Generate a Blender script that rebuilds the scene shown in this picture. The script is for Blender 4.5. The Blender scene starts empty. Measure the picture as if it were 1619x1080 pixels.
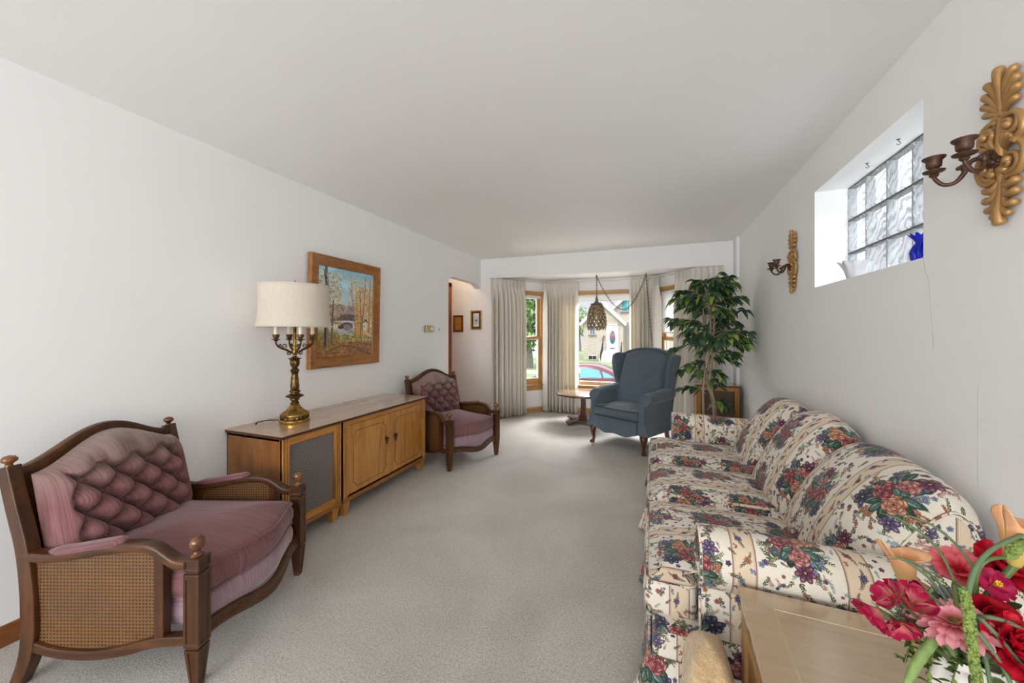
import bpy, bmesh, math, random
import numpy as np
from mathutils import Vector, Matrix, Euler

PI = math.pi
SC = bpy.context.scene
COL = SC.collection
V3 = Vector


def lerp(a, b, t):
    return a + (b - a) * t


def interp(tab, t):
    """piecewise linear lookup in [(t, v), ...]"""
    if t <= tab[0][0]:
        return tab[0][1]
    for (a, va), (b, vb) in zip(tab, tab[1:]):
        if t <= b:
            return lerp(va, vb, (t - a) / (b - a))
    return tab[-1][1]


def spline(pts, n=8, closed=False):
    """Catmull-Rom through points, n samples per span"""
    P = [tuple(p) for p in pts]
    k = len(P)
    out = []
    spans = k if closed else k - 1
    for i in range(spans):
        if closed:
            p0, p1, p2, p3 = P[(i - 1) % k], P[i], P[(i + 1) % k], P[(i + 2) % k]
        else:
            p0, p1, p2, p3 = P[max(i - 1, 0)], P[i], P[i + 1], P[min(i + 2, k - 1)]
        for j in range(n):
            t = j / n
            out.append(tuple(0.5 * (2 * b + (c - a) * t + (2 * a - 5 * b + 4 * c - d) * t * t + (3 * b - a - 3 * c + d) * t ** 3)
                             for a, b, c, d in zip(p0, p1, p2, p3)))
    if not closed:
        out.append(P[-1])
    return out


class MB:
    """collects vertices, faces and uvs for one mesh"""

    def __init__(s):
        s.v = []
        s.f = []
        s.uv = []
        s.m = Matrix.Identity(4)

    def add(s, vs, fs, uvs=None):
        o = len(s.v)
        s.v += [tuple(s.m @ V3(p)) for p in vs]
        for i, f in enumerate(fs):
            s.f.append([a + o for a in f])
            s.uv.append(uvs[i] if uvs else None)

    def box(s, c, size, rot=None):
        hx, hy, hz = size[0] / 2, size[1] / 2, size[2] / 2
        pts = [V3((x * hx, y * hy, z * hz)) for x in (-1, 1) for y in (-1, 1) for z in (-1, 1)]
        if rot:
            pts = [rot @ p for p in pts]
        s.add([p + V3(c) for p in pts], [(0, 1, 3, 2), (4, 6, 7, 5), (0, 4, 5, 1), (2, 3, 7, 6), (0, 2, 6, 4), (1, 5, 7, 3)])
        return s

    def bx(s, a, b):
        return s.box([(p + q) / 2 for p, q in zip(a, b)], [abs(q - p) for p, q in zip(a, b)])

    def taper(s, c, z0, z1, h0, h1):
        """square post between heights, half sizes h0 (bottom) and h1 (top), each (hx, hy)"""
        vs = []
        for z, h in ((z0, h0), (z1, h1)):
            vs += [(c[0] - h[0], c[1] - h[1], z), (c[0] + h[0], c[1] - h[1], z), (c[0] + h[0], c[1] + h[1], z), (c[0] - h[0], c[1] + h[1], z)]
        s.add(vs, [(3, 2, 1, 0), (4, 5, 6, 7), (0, 1, 5, 4), (1, 2, 6, 5), (2, 3, 7, 6), (3, 0, 4, 7)])
        return s

    def prism(s, outline, d0, d1, axis):
        """outline (a, b) pairs extruded along axis; axis 'x': (y, z), 'y': (x, z), 'z': (x, y)"""
        def mk(p, d):
            if axis == 'x':
                return (d, p[0], p[1])
            if axis == 'y':
                return (p[0], d, p[1])
            return (p[0], p[1], d)
        n = len(outline)
        vs = [mk(p, d0) for p in outline] + [mk(p, d1) for p in outline]
        fs = [tuple(range(n - 1, -1, -1)), tuple(range(n, 2 * n))]
        fs += [(i, (i + 1) % n, n + (i + 1) % n, n + i) for i in range(n)]
        s.add(vs, fs)
        return s

    def lathe(s, prof, n=24, c=(0, 0, 0), mat=None, mod=None):
        """profile of (r, z); mod(angle, z) scales the radius"""
        vs, fs = [], []
        for r, z in prof:
            for i in range(n):
                a = 2 * PI * i / n
                k = mod(a, z) if mod else 1.0
                vs.append(V3((r * k * math.cos(a), r * k * math.sin(a), z)))
        if mat:
            vs = [mat @ p for p in vs]
        vs = [p + V3(c) for p in vs]
        for j in range(len(prof) - 1):
            for i in range(n):
                fs.append((j * n + i, j * n + (i + 1) % n, (j + 1) * n + (i + 1) % n, (j + 1) * n + i))
        if prof[0][0] > 1e-6:
            fs.append(tuple(range(n - 1, -1, -1)))
        if prof[-1][0] > 1e-6:
            fs.append(tuple(range((len(prof) - 1) * n, len(prof) * n)))
        s.add(vs, fs)
        return s

    def tube(s, path, r, n=8, closed=False, caps=True, flat=1.0, up=None):
        """round (or flattened) tube along a path; r a number or one per point"""
        P = [V3(p) for p in path]
        k = len(P)
        R = r if isinstance(r, (list, tuple)) else [r] * k
        vs, fs = [], []
        T = []
        for i in range(k):
            a = P[(i - 1) % k] if (closed or i > 0) else P[i]
            b = P[(i + 1) % k] if (closed or i < k - 1) else P[i]
            t = (b - a)
            T.append(t.normalized() if t.length > 1e-9 else V3((0, 0, 1)))
        ref = V3(up) if up else (V3((0, 0, 1)) if abs(T[0].z) < .9 else V3((1, 0, 0)))
        nrm = (ref - T[0] * ref.dot(T[0])).normalized()
        for i in range(k):
            base = V3(up) if up else nrm
            q = base - T[i] * base.dot(T[i])
            nrm = q.normalized() if q.length > 1e-6 else nrm
            bi = T[i].cross(nrm)
            for j in range(n):
                a = 2 * PI * j / n
                vs.append(P[i] + nrm * (math.cos(a) * R[i] * flat) + bi * (math.sin(a) * R[i]))
        for i in range(k if closed else k - 1):
            o, q = i * n, ((i + 1) % k) * n
            for j in range(n):
                fs.append((o + j, o + (j + 1) % n, q + (j + 1) % n, q + j))
        if caps and not closed:
            fs.append(tuple(range(n - 1, -1, -1)))
            fs.append(tuple(range((k - 1) * n, k * n)))
        s.add(vs, fs)
        return s

    def bar(s, path, sec, up=(0, 0, 1), closed=False, twist=None):
        """sweep a closed section of (side, up) pairs along a path; sec may be a function of the index"""
        P = [V3(p) for p in path]
        k = len(P)
        vs, fs = [], []
        m = 0
        for i in range(k):
            a = P[(i - 1) % k] if (closed or i > 0) else P[i]
            b = P[(i + 1) % k] if (closed or i < k - 1) else P[i]
            t = (b - a).normalized()
            u = V3(up)
            side = t.cross(u).normalized()
            u2 = side.cross(t).normalized()
            S = sec(i) if callable(sec) else sec
            m = len(S)
            vs += [P[i] + side * q[0] + u2 * q[1] for q in S]
        for i in range(k if closed else k - 1):
            o, q = i * m, ((i + 1) % k) * m
            for j in range(m):
                fs.append((o + j, o + (j + 1) % m, q + (j + 1) % m, q + j))
        if not closed:
            fs.append(tuple(range(m - 1, -1, -1)))
            fs.append(tuple(range((k - 1) * m, k * m)))
        s.add(vs, fs)
        return s

    def grid(s, fn, nu, nv, cu=False, cv=False, uv=None):
        """surface fn(u, v), u and v in 0..1; uv(u, v) optional"""
        U = nu if cu else nu + 1
        W = nv if cv else nv + 1
        vs = [fn(i / nu, j / nv) for i in range(U) for j in range(W)]
        fs, uvs = [], []
        for i in range(nu):
            for j in range(nv):
                a, b = i, (i + 1) % U
                c, d = j, (j + 1) % W
                fs.append((a * W + c, b * W + c, b * W + d, a * W + d))
                if uv:
                    uvs.append([uv(i / nu, j / nv), uv((i + 1) / nu, j / nv), uv((i + 1) / nu, (j + 1) / nv), uv(i / nu, (j + 1) / nv)])
        s.add(vs, fs, uvs if uv else None)
        return s

    def loft(s, loops, uvs=None, capa=False, capb=False):
        """closed loops of equal length; uvs[i][j] one per loop point with one extra for the wrap"""
        n = len(loops[0])
        vs = [p for L in loops for p in L]
        fs, fu = [], []
        for i in range(len(loops) - 1):
            for j in range(n):
                k = (j + 1) % n
                fs.append((i * n + j, i * n + k, (i + 1) * n + k, (i + 1) * n + j))
                if uvs:
                    fu.append([uvs[i][j], uvs[i][j + 1], uvs[i + 1][j + 1], uvs[i + 1][j]])
        if capa:
            fs.append(tuple(range(n - 1, -1, -1)))
            if uvs:
                fu.append([uvs[0][j] for j in range(n - 1, -1, -1)])
        if capb:
            o = (len(loops) - 1) * n
            fs.append(tuple(range(o, o + n)))
            if uvs:
                fu.append([uvs[-1][j] for j in range(n)])
        s.add(vs, fs, fu if uvs else None)
        return s

    def ball(s, c, r, n=16, m=10, mat=None):
        rr = r if isinstance(r, (tuple, list)) else (r, r, r)
        vs = []
        for j in range(m + 1):
            b = PI * j / m
            rad = max(math.sin(b), 1e-4)
            vs.append([V3((rr[0] * rad * math.cos(2 * PI * i / n), rr[1] * rad * math.sin(2 * PI * i / n), -rr[2] * math.cos(b))) for i in range(n)])
        if mat:
            vs = [[mat @ p for p in L] for L in vs]
        s.loft([[p + V3(c) for p in L] for L in vs], None, True, True)
        return s

    def build(s, name, mat=None, parent=None, smooth=None, bevel=0, seg=2, sub=0, solid=0, merge=0):
        """link as ONE mesh object; smooth = angle in degrees or None (flat)"""
        me = bpy.data.meshes.new(name)
        me.from_pydata(s.v, [], s.f)
        if any(u is not None for u in s.uv):
            lay = me.uv_layers.new(name='UVMap')
            buf = []
            for f, u in zip(s.f, s.uv):
                if u is None:
                    u = [(0, 0)] * len(f)
                for q in u:
                    buf += [q[0], q[1]]
            lay.data.foreach_set('uv', buf)
        if merge:
            bm = bmesh.new()
            bm.from_mesh(me)
            bmesh.ops.remove_doubles(bm, verts=bm.verts, dist=merge)
            bm.to_mesh(me)
            bm.free()
        bm = bmesh.new()
        bm.from_mesh(me)
        bmesh.ops.recalc_face_normals(bm, faces=bm.faces)
        bm.to_mesh(me)
        bm.free()
        me.validate()
        if smooth:
            me.polygons.foreach_set('use_smooth', [True] * len(me.polygons))
            if smooth < 180:
                me.set_sharp_from_angle(angle=math.radians(smooth))
        if mat:
            me.materials.append(mat)
        o = bpy.data.objects.new(name, me)
        COL.objects.link(o)
        if parent:
            o.parent = parent
        if bevel:
            b = o.modifiers.new('bevel', 'BEVEL')
            b.width = bevel
            b.segments = seg
            b.limit_method = 'ANGLE'
            b.angle_limit = math.radians(35)
        if solid:
            q = o.modifiers.new('solid', 'SOLIDIFY')
            q.thickness = solid
            q.offset = 0
        if sub:
            q = o.modifiers.new('sub', 'SUBSURF')
            q.levels = sub
            q.render_levels = sub
        return o


def tag(o, label, cat, group=None, kind=None):
    if label:
        o['label'] = label
    if cat:
        o['category'] = cat
    if group:
        o['group'] = group
    if kind:
        o['kind'] = kind
    return o


def thing(name, label, cat, loc=(0, 0, 0), rz=0.0, group=None):
    o = bpy.data.objects.new(name, None)
    o.empty_display_size = .1
    COL.objects.link(o)
    o.location = loc
    o.rotation_euler = (0, 0, rz)
    return tag(o, label, cat, group)


def struct(o, cat=None):
    o['kind'] = 'structure'
    return o


def dup(root, loc, rz, label=None):
    """copy a thing with its parts and sub-parts"""
    r = root.copy()
    COL.objects.link(r)
    r.location = loc
    r.rotation_euler = (0, 0, rz)
    if label:
        r['label'] = label
    for ch in list(root.children):
        c = ch.copy()
        COL.objects.link(c)
        c.parent = r
        for g in list(ch.children):
            d = g.copy()
            COL.objects.link(d)
            d.parent = c
    return r


def circle(r, n, c=(0, 0)):
    return [(c[0] + r * math.cos(2 * PI * i / n), c[1] + r * math.sin(2 * PI * i / n)) for i in range(n)]


def rrect(w, h, r, n=4):
    """rounded rectangle section centred on 0"""
    out = []
    for cx, cy, a0 in ((w / 2 - r, h / 2 - r, 0), (-w / 2 + r, h / 2 - r, PI / 2), (-w / 2 + r, -h / 2 + r, PI), (w / 2 - r, -h / 2 + r, 1.5 * PI)):
        out += [(cx + r * math.cos(a0 + PI / 2 * i / n), cy + r * math.sin(a0 + PI / 2 * i / n)) for i in range(n + 1)]
    return out


# ---------------------------------------------------------------- materials
def srgb(r, g, b):
    f = lambda c: (c / 255 / 12.92) if c / 255 <= .04045 else ((c / 255 + .055) / 1.055) ** 2.4
    return (f(r), f(g), f(b), 1)


class NT:
    """tiny node-tree writer"""

    def __init__(s, name):
        s.mat = bpy.data.materials.new(name)
        s.mat.use_nodes = True
        s.t = s.mat.node_tree
        s.t.nodes.clear()
        s.out = s.n('ShaderNodeOutputMaterial')

    def n(s, typ, **kw):
        nd = s.t.nodes.new(typ)
        for k, v in kw.items():
            if k in nd.inputs:
                s.put(nd.inputs[k], v)
            else:
                setattr(nd, k, v)
        return nd

    def put(s, sock, v):
        if isinstance(v, bpy.types.NodeSocket):
            s.t.links.new(v, sock)
        else:
            sock.default_value = v

    def bsdf(s, color, rough=.5, metal=0., **kw):
        b = s.n('ShaderNodeBsdfPrincipled')
        s.put(b.inputs['Base Color'], color)
        s.put(b.inputs['Roughness'], rough)
        s.put(b.inputs['Metallic'], metal)
        for k, v in kw.items():
            s.put(b.inputs[k.replace('_', ' ')], v)
        s.t.links.new(b.outputs[0], s.out.inputs['Surface'])
        s.b = b
        return b

    def obj(s, scale=(1, 1, 1), rot=(0, 0, 0), src='Object'):
        tc = s.n('ShaderNodeTexCoord')
        mp = s.n('ShaderNodeMapping')
        s.t.links.new(tc.outputs[src], mp.inputs['Vector'])
        mp.inputs['Scale'].default_value = scale
        mp.inputs['Rotation'].default_value = rot
        return mp.outputs[0]

    def noise(s, vec, scale=5., detail=3., rough=.5, dist=0.):
        nd = s.n('ShaderNodeTexNoise')
        s.t.links.new(vec, nd.inputs['Vector'])
        nd.inputs['Scale'].default_value = scale
        nd.inputs['Detail'].default_value = detail
        nd.inputs['Roughness'].default_value = rough
        nd.inputs['Distortion'].default_value = dist
        return nd.outputs['Fac']

    def ramp(s, fac, stops):
        nd = s.n('ShaderNodeValToRGB')
        s.t.links.new(fac, nd.inputs[0])
        e = nd.color_ramp.elements
        while len(e) < len(stops):
            e.new(.5)
        for el, (p, c) in zip(e, stops):
            el.position = p
            el.color = c
        return nd.outputs[0]

    def mix(s, fac, a, b, mode='MIX'):
        nd = s.n('ShaderNodeMix', data_type='RGBA', blend_type=mode)
        s.put(nd.inputs[0], fac)
        s.put(nd.inputs[6], a)
        s.put(nd.inputs[7], b)
        return nd.outputs[2]

    def math(s, op, a, b=0., c=0.):
        nd = s.n('ShaderNodeMath', operation=op)
        s.put(nd.inputs[0], a)
        s.put(nd.inputs[1], b)
        s.put(nd.inputs[2], c)
        return nd.outputs[0]

    def sep(s, vec):
        nd = s.n('ShaderNodeSeparateXYZ')
        s.t.links.new(vec, nd.inputs[0])
        return nd.outputs

    def bump(s, h, strength=.3, dist=.01):
        nd = s.n('ShaderNodeBump')
        s.t.links.new(h, nd.inputs['Height'])
        nd.inputs['Strength'].default_value = strength
        nd.inputs['Distance'].default_value = dist
        s.t.links.new(nd.outputs[0], s.b.inputs['Normal'])
        return nd


def plain(name, col, rough=.5, metal=0., vary=.12, nscale=20., bump=0., bscale=200., **kw):
    """a colour with gentle noise variation and optional fine bump"""
    t = NT(name)
    v = t.obj()
    nz = t.noise(v, nscale, 3)
    lo = tuple(c * (1 - vary) for c in col[:3]) + (1,)
    hi = tuple(min(1, c * (1 + vary)) for c in col[:3]) + (1,)
    t.bsdf(t.ramp(nz, [(.3, lo), (.7, hi)]), rough, metal, **kw)
    if bump:
        t.bump(t.noise(v, bscale, 2), bump, .002)
    return t.mat


def wood(name, dark, mid, light, axis='x', rough=.35, scale=1., gloss=.5, coat=0.):
    """streaky wood, grain along an object axis"""
    t = NT(name)
    st = {'x': (1.5, 14, 14), 'y': (14, 1.5, 14), 'z': (14, 14, 1.5)}[axis]
    v = t.obj(tuple(a * scale for a in st))
    a = t.noise(v, 2.2, 6, .6, 1.2)
    v2 = t.obj(tuple(a * scale * 6 for a in st))
    b = t.noise(v2, 3., 3, .6)
    v3 = t.obj((2, 2, 2))
    c = t.noise(v3, 1.6, 2)
    f = t.math('ADD', t.math('MULTIPLY', a, .55), t.math('ADD', t.math('MULTIPLY', b, .2), t.math('MULTIPLY', c, .25)))
    t.bsdf(t.ramp(f, [(.32, dark), (.5, mid), (.68, light)]), rough, 0, Specular_IOR_Level=gloss, Coat_Weight=coat, Coat_Roughness=.15)
    t.bump(b, .06, .002)
    return t.mat


def img(name, arr):
    """a texture drawn by this script (rows from the bottom, 0..255 sRGB)"""
    h, w = arr.shape[:2]
    im = bpy.data.images.new(name, w, h)
    px = np.ones((h, w, 4), np.float32)
    px[..., :3] = np.clip(arr / 255., 0, 1)
    im.pixels.foreach_set(px.ravel())
    im.pack()
    return im
# ================================================================ the room shell
XL, XR, YF, ZC = -2.525, .957, 5.285, 2.44      # left wall, right wall, far wall, ceiling
YB = -4.2                                       # unseen rear end of the room, set back to even the fill light
BA, BB = (-1.65, 6.06), (.03, 6.06)             # inner corners of the bay
BL, BR = (-2.25, 5.285), (.63, 5.285)           # where the bay meets the far wall
ZB = 2.165                                      # bay ceiling


def wall_paint(name, col, streak=.02):
    t = NT(name)
    v = t.obj()
    n = t.noise(v, 1.1, 4)
    lo = tuple(c * (1 - streak) for c in col[:3]) + (1,)
    t.bsdf(t.ramp(n, [(.35, lo), (.65, col)]), .6, 0, Specular_IOR_Level=.3)
    t.bump(t.noise(v, 160, 2), .05, .001)
    return t.mat


M_WALL = wall_paint('wall_paint', srgb(240, 240, 240))
M_CEIL = wall_paint('ceiling_paint', srgb(243, 243, 243))
M_OAK = wood('oak_trim', srgb(148, 108, 56), srgb(186, 142, 82), srgb(210, 170, 108), 'x', .35)
M_OAKZ = wood('oak_trim_upright', srgb(148, 108, 56), srgb(186, 142, 82), srgb(210, 170, 108), 'z', .35)
M_BASE = wood('baseboard_wood', srgb(86, 46, 18), srgb(120, 70, 30), srgb(150, 92, 44), 'y', .3)
M_DOOR = wood('orange_door_wood', srgb(120, 58, 14), srgb(160, 84, 24), srgb(190, 108, 40), 'z', .3)


def blind_cloth():
    t = NT('white_fabric_blind')
    t.bsdf(srgb(240, 240, 238), .8)
    tl = t.n('ShaderNodeBsdfTranslucent', Color=srgb(240, 240, 240))
    mx = t.n('ShaderNodeMixShader')
    mx.inputs[0].default_value = .5
    t.t.links.new(t.b.outputs[0], mx.inputs[1])
    t.t.links.new(tl.outputs[0], mx.inputs[2])
    t.t.links.new(mx.outputs[0], t.out.inputs[0])
    return t.mat


M_WHITE = blind_cloth()


def carpet():
    t = NT('carpet')
    v = t.obj()
    big = t.noise(v, 1.3, 4, .55, .6)
    tuft = t.noise(v, 210, 3, .75)
    speck = t.noise(v, 90, 2, .6)
    c1 = t.ramp(big, [(.3, srgb(176, 171, 163)), (.7, srgb(202, 198, 191))])
    f = t.math('ADD', t.math('MULTIPLY', tuft, .75), t.math('MULTIPLY', speck, .25))
    c2 = t.mix(1., c1, t.ramp(f, [(.34, (.42, .41, .39, 1)), (.5, (.97, .97, .97, 1)), (.66, (1.4, 1.4, 1.4, 1))]), 'MULTIPLY')
    t.bsdf(c2, .95, 0, Specular_IOR_Level=.1, Sheen_Weight=.25)
    t.bump(f, .8, .007)
    return t.mat


# floor: room, bay and the hall through the arch
b = MB()
b.prism([(XL - .1, YB), (XR, YB), (XR, YF), BR, BB, BA, BL, (-3.2, YF), (-3.2, 4.1), (XL - .1, 4.1)], -.12, 0, 'z')
struct(b.build('floor', carpet()))

b = MB()
b.prism([(-3.2, YF), (XR + .3, YF), (XR + .3, YB), (XL - .1, YB), (XL - .1, 4.1), (-3.2, 4.1)], ZC, ZC + .1, 'z')
struct(b.build('ceiling', M_CEIL))
b = MB()
b.prism([(BL[0] - .3, YF + .1), (BR[0] + .3, YF + .1), (BR[0] + .3, 6.35), (BL[0] - .3, 6.35)], ZB, ZB + .1, 'z')
b.build('ceiling_bay', M_CEIL)
struct(bpy.data.objects['ceiling_bay'])

# left wall with the round-cornered opening at its far end
arc = lambda cx, cz, r, a0, a1, n=8: [(cx + r * math.cos(math.radians(lerp(a0, a1, i / n))), cz + r * math.sin(math.radians(lerp(a0, a1, i / n)))) for i in range(n + 1)]
out = [(YB, 0), (4.30, 0)] + arc(4.42, 1.93, .12, 180, 90) + [(5.1, 2.05)] + arc(5.1, 1.93, .12, 90, 62) + [(YF, 1.985), (YF, ZC), (YB, ZC)]
b = MB()
b.prism(out, XL - .1, XL, 'x')
struct(b.build('wall_left', M_WALL, smooth=35))

# right wall with the deep recess of the glass-block window
RY0, RY1, RZ0, RZ1 = 1.875, 2.895, 1.585, 2.19
b = MB()
T = .3
b.bx((XR, YB, 0), (XR + T, RY0, ZC)).bx((XR, RY1, 0), (XR + T, YF + .15, ZC)).bx((XR, RY0, 0), (XR + T, RY1, RZ0)).bx((XR, RY0, RZ1), (XR + T, RY1, ZC))
struct(b.build('wall_right', M_WALL))

# far wall: pieces either side of the bay, header above it
b = MB()
b.bx((-3.2, YF, 0), (BL[0], YF + .12, ZC)).bx((BR[0], YF, 0), (XR + .05, YF + .12, ZC)).bx((BL[0], YF, 2.14), (BR[0], YF + .12, ZC))
struct(b.build('wall_far', M_WALL))
b = MB()
b.bx((.922, 5.09, 0), (XR, YF, ZC))
struct(b.build('trim_1', M_WALL, bevel=.006))

# the hall beyond the arch
b = MB()
b.bx((-3.2, 4.1, 0), (-3.1, YF, ZC)).bx((-3.2, 4.0, 0), (XL - .1, 4.1, ZC))
struct(b.build('wall_hall', M_WALL))
b = MB()
b.bx((-3.1, 4.45, 0), (-3.065, 5.19, 2.03))
for z0, z1 in ((.15, .9), (1.05, 1.9)):
    b.bx((-3.066, 4.56, z0), (-3.056, 4.78, z1)).bx((-3.066, 4.86, z0), (-3.056, 5.08, z1))
d = struct(b.build('door_1', M_DOOR, bevel=.004))
b = MB()
b.bx((-3.1, 4.37, 0), (-3.035, 4.45, 2.1)).bx((-3.1, 5.19, 0), (-3.035, 5.275, 2.1)).bx((-3.1, 4.37, 2.03), (-3.035, 5.275, 2.1))
b.build('door_frame', M_DOOR, d, bevel=.005)
b = MB()
b.lathe([(.0, 0), (.012, .0), (.012, .03), (.027, .045), (.03, .06), (.02, .075), (0, .078)], 16, (-3.064, 4.52, 1.0), Matrix.Rotation(PI / 2, 3, 'Y'))
b.build('door_knob', plain('aged_brass_knob', srgb(150, 120, 60), .3, 1), d, smooth=50)

# baseboards
def baseboard(name, p, q, side):
    """oak board along p-q; side = outward normal"""
    m = MB()
    n = V3((side[0], side[1], 0)).normalized()
    pa, qa = V3((p[0], p[1], 0)), V3((q[0], q[1], 0))
    sec = [(0, 0), (.016, 0), (.016, .062), (.009, .078), (0, .084)]
    vs = [e + n * s_ + V3((0, 0, z)) for e in (pa, qa) for s_, z in sec]
    k = len(sec)
    m.add(vs, [tuple(range(k - 1, -1, -1)), tuple(range(k, 2 * k))] + [(i, (i + 1) % k, k + (i + 1) % k, k + i) for i in range(k)])
    return struct(m.build(name, M_OAK if name.startswith('baseboard_bay') else M_BASE))


baseboard('baseboard_left', (XL, YB), (XL, 4.30), (1, 0))
baseboard('baseboard_right', (XR, YB), (XR, 5.09), (-1, 0))
baseboard('baseboard_far_left', (-3.04, YF), (BL[0], YF), (0, -1))
baseboard('baseboard_far_right', (BR[0], YF), (.922, YF), (0, -1))


def inward(p, q):
    d = (V3((q[0], q[1], 0)) - V3((p[0], p[1], 0))).normalized()
    return d.cross(V3((0, 0, 1)))          # right of the direction p -> q


for nm, p, q in (('baseboard_bay_left', BL, BA), ('baseboard_bay_middle', BA, BB), ('baseboard_bay_right', BB, BR)):
    n = inward(p, q)
    baseboard(nm, p, q, (n.x, n.y))


def pane_glass():
    t = NT('window_glass')
    tr = t.n('ShaderNodeBsdfTransparent')
    gl = t.n('ShaderNodeBsdfGlossy', Roughness=.02)
    lw = t.n('ShaderNodeLayerWeight', Blend=.12)
    mx = t.n('ShaderNodeMixShader')
    t.t.links.new(t.math('MULTIPLY', lw.outputs['Fresnel'], .5), mx.inputs[0])
    t.t.links.new(tr.outputs[0], mx.inputs[1])
    t.t.links.new(gl.outputs[0], mx.inputs[2])
    t.t.links.new(mx.outputs[0], t.out.inputs[0])
    return t.mat


M_GLASS = pane_glass()
M_VINYL = plain('white_vinyl', srgb(236, 238, 240), .4, 0, .02)
M_STEEL = plain('grey_metal', srgb(120, 122, 126), .35, .8)


def bay_wall(name, wname, p, q, t0, t1, z0, z1, double, blind_to, blabel):
    """wall p-q (bay side to the right of the direction) with one window; local x along the wall, y outward"""
    P, Q = V3((p[0], p[1], 0)), V3((q[0], q[1], 0))
    L = (Q - P).length
    dx = (Q - P).normalized()
    n = -inward(p, q)
    M = Matrix(((dx.x, n.x, 0, P.x), (dx.y, n.y, 0, P.y), (0, 0, 1, 0), (0, 0, 0, 1)))
    e = .07
    b = MB()
    b.m = M
    T = .16
    b.bx((-.0, 0, 0), (t0, T, ZB)).bx((t1, 0, 0), (L + .0, T, ZB)).bx((t0, 0, 0), (t1, T, z0)).bx((t0, 0, z1), (t1, T, ZB))
    struct(b.build(name, M_WALL))
    w = thing(wname, None, None)
    w['kind'] = 'structure'
    w.matrix_world = M
    cw = .045
    # casing: head, sides, stool and apron
    b = MB()
    b.bx((t0 - cw, -.02, z1), (t1 + cw, .0, z1 + cw)).bx((t0 - cw - .02, -.045, z0 - .02), (t1 + cw + .02, .05, z0)).bx((t0 - cw, -.018, z0 - .095), (t1 + cw, 0, z0 - .02))
    b.build('window_frame', M_OAK, w, bevel=.004)
    b = MB()
    b.bx((t0 - cw, -.02, z0), (t0, 0, z1)).bx((t1, -.02, z0), (t1 + cw, 0, z1)).bx((t0, 0, z0), (t0 + .016, .12, z1)).bx((t1 - .016, 0, z0), (t1, .12, z1))
    b.bx((t0, 0, z1 - .016), (t1, .12, z1))
    b.build('window_jamb', M_OAKZ, w, bevel=.003)
    a0, a1 = t0 + .016, t1 - .016

    def sash(y, za, zb, lower):
        s = .042
        b = MB()
        b.bx((a0, y, za), (a0 + s, y + .035, zb)).bx((a1 - s, y, za), (a1, y + .035, zb))
        b.bx((a0 + s, y, zb - .045), (a1 - s, y + .035, zb)).bx((a0 + s, y, za), (a1 - s, y + .035, za + (.09 if lower else .045)))
        so = b.build('window_sash', M_OAKZ, w, bevel=.004)
        zlo = za + (.09 if lower else .045)
        b = MB()
        # white glazing strip round the glass
        g = .012
        b.bx((a0 + s, y + .006, zlo), (a0 + s + g, y + .03, zb - .045)).bx((a1 - s - g, y + .006, zlo), (a1 - s, y + .03, zb - .045))
        b.bx((a0 + s + g, y + .006, zlo), (a1 - s - g, y + .03, zlo + g)).bx((a0 + s + g, y + .006, zb - .045 - g), (a1 - s - g, y + .03, zb - .045))
        b.build('glazing_strip', M_VINYL, so)
        b = MB()
        b.bx((a0 + s, y + .015, zlo), (a1 - s, y + .019, zb - .045))
        b.build('pane', M_GLASS, so)
        return so

    if double:
        zm = 1.215
        sash(.06, zm - .02, z1 - .016, False)
        lo = sash(.02, z0, zm + .022, True)
        b = MB()
        b.bx(((a0 + a1) / 2 - .03, .022, zm + .022), ((a0 + a1) / 2 + .03, .05, zm + .037))
        b.build('sash_lock', M_STEEL, lo, bevel=.004)
    else:
        sash(.04, z0, z1 - .016, False)
    # roller blind
    r = thing('roller_blind', blabel, 'blind')
    r.matrix_world = M
    b = MB()
    zr = z1 - .022
    b.lathe([(0, 0), (.02, 0), (.02, a1 - a0 - .02), (0, a1 - a0 - .02)], 16, (a0 + .01, -.003 + .02, zr - .014), Matrix.Rotation(PI / 2, 3, 'Y'))
    b.build('blind_roll', M_WHITE, r, smooth=40)
    b = MB()
    b.bx((a0 + .012, -.003, blind_to + .02), (a1 - .012, -.0015, zr - .016))
    b.build('blind_cloth', M_WHITE, r)
    b = MB()
    b.bx((a0 + .012, -.006, blind_to), (a1 - .012, .002, blind_to + .022))
    b.build('hem_bar', M_VINYL, r, bevel=.003)
    return M


bay_wall('wall_bay_left', 'window_1', BL, BA, .14, .86, .455, 1.93, True, 1.86, 'white roller blind rolled up at the top of the window beside the green tree view')
bay_wall('wall_bay_middle', 'window_2', BA, BB, .22, 1.46, .455, 1.93, False, 1.80, 'white roller blind rolled up above the wide middle window with the street view')
bay_wall('wall_bay_right', 'window_3', BB, BR, .10, .84, .455, 1.93, True, 1.29, 'white roller blind pulled halfway down behind the leafy indoor tree')


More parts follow.
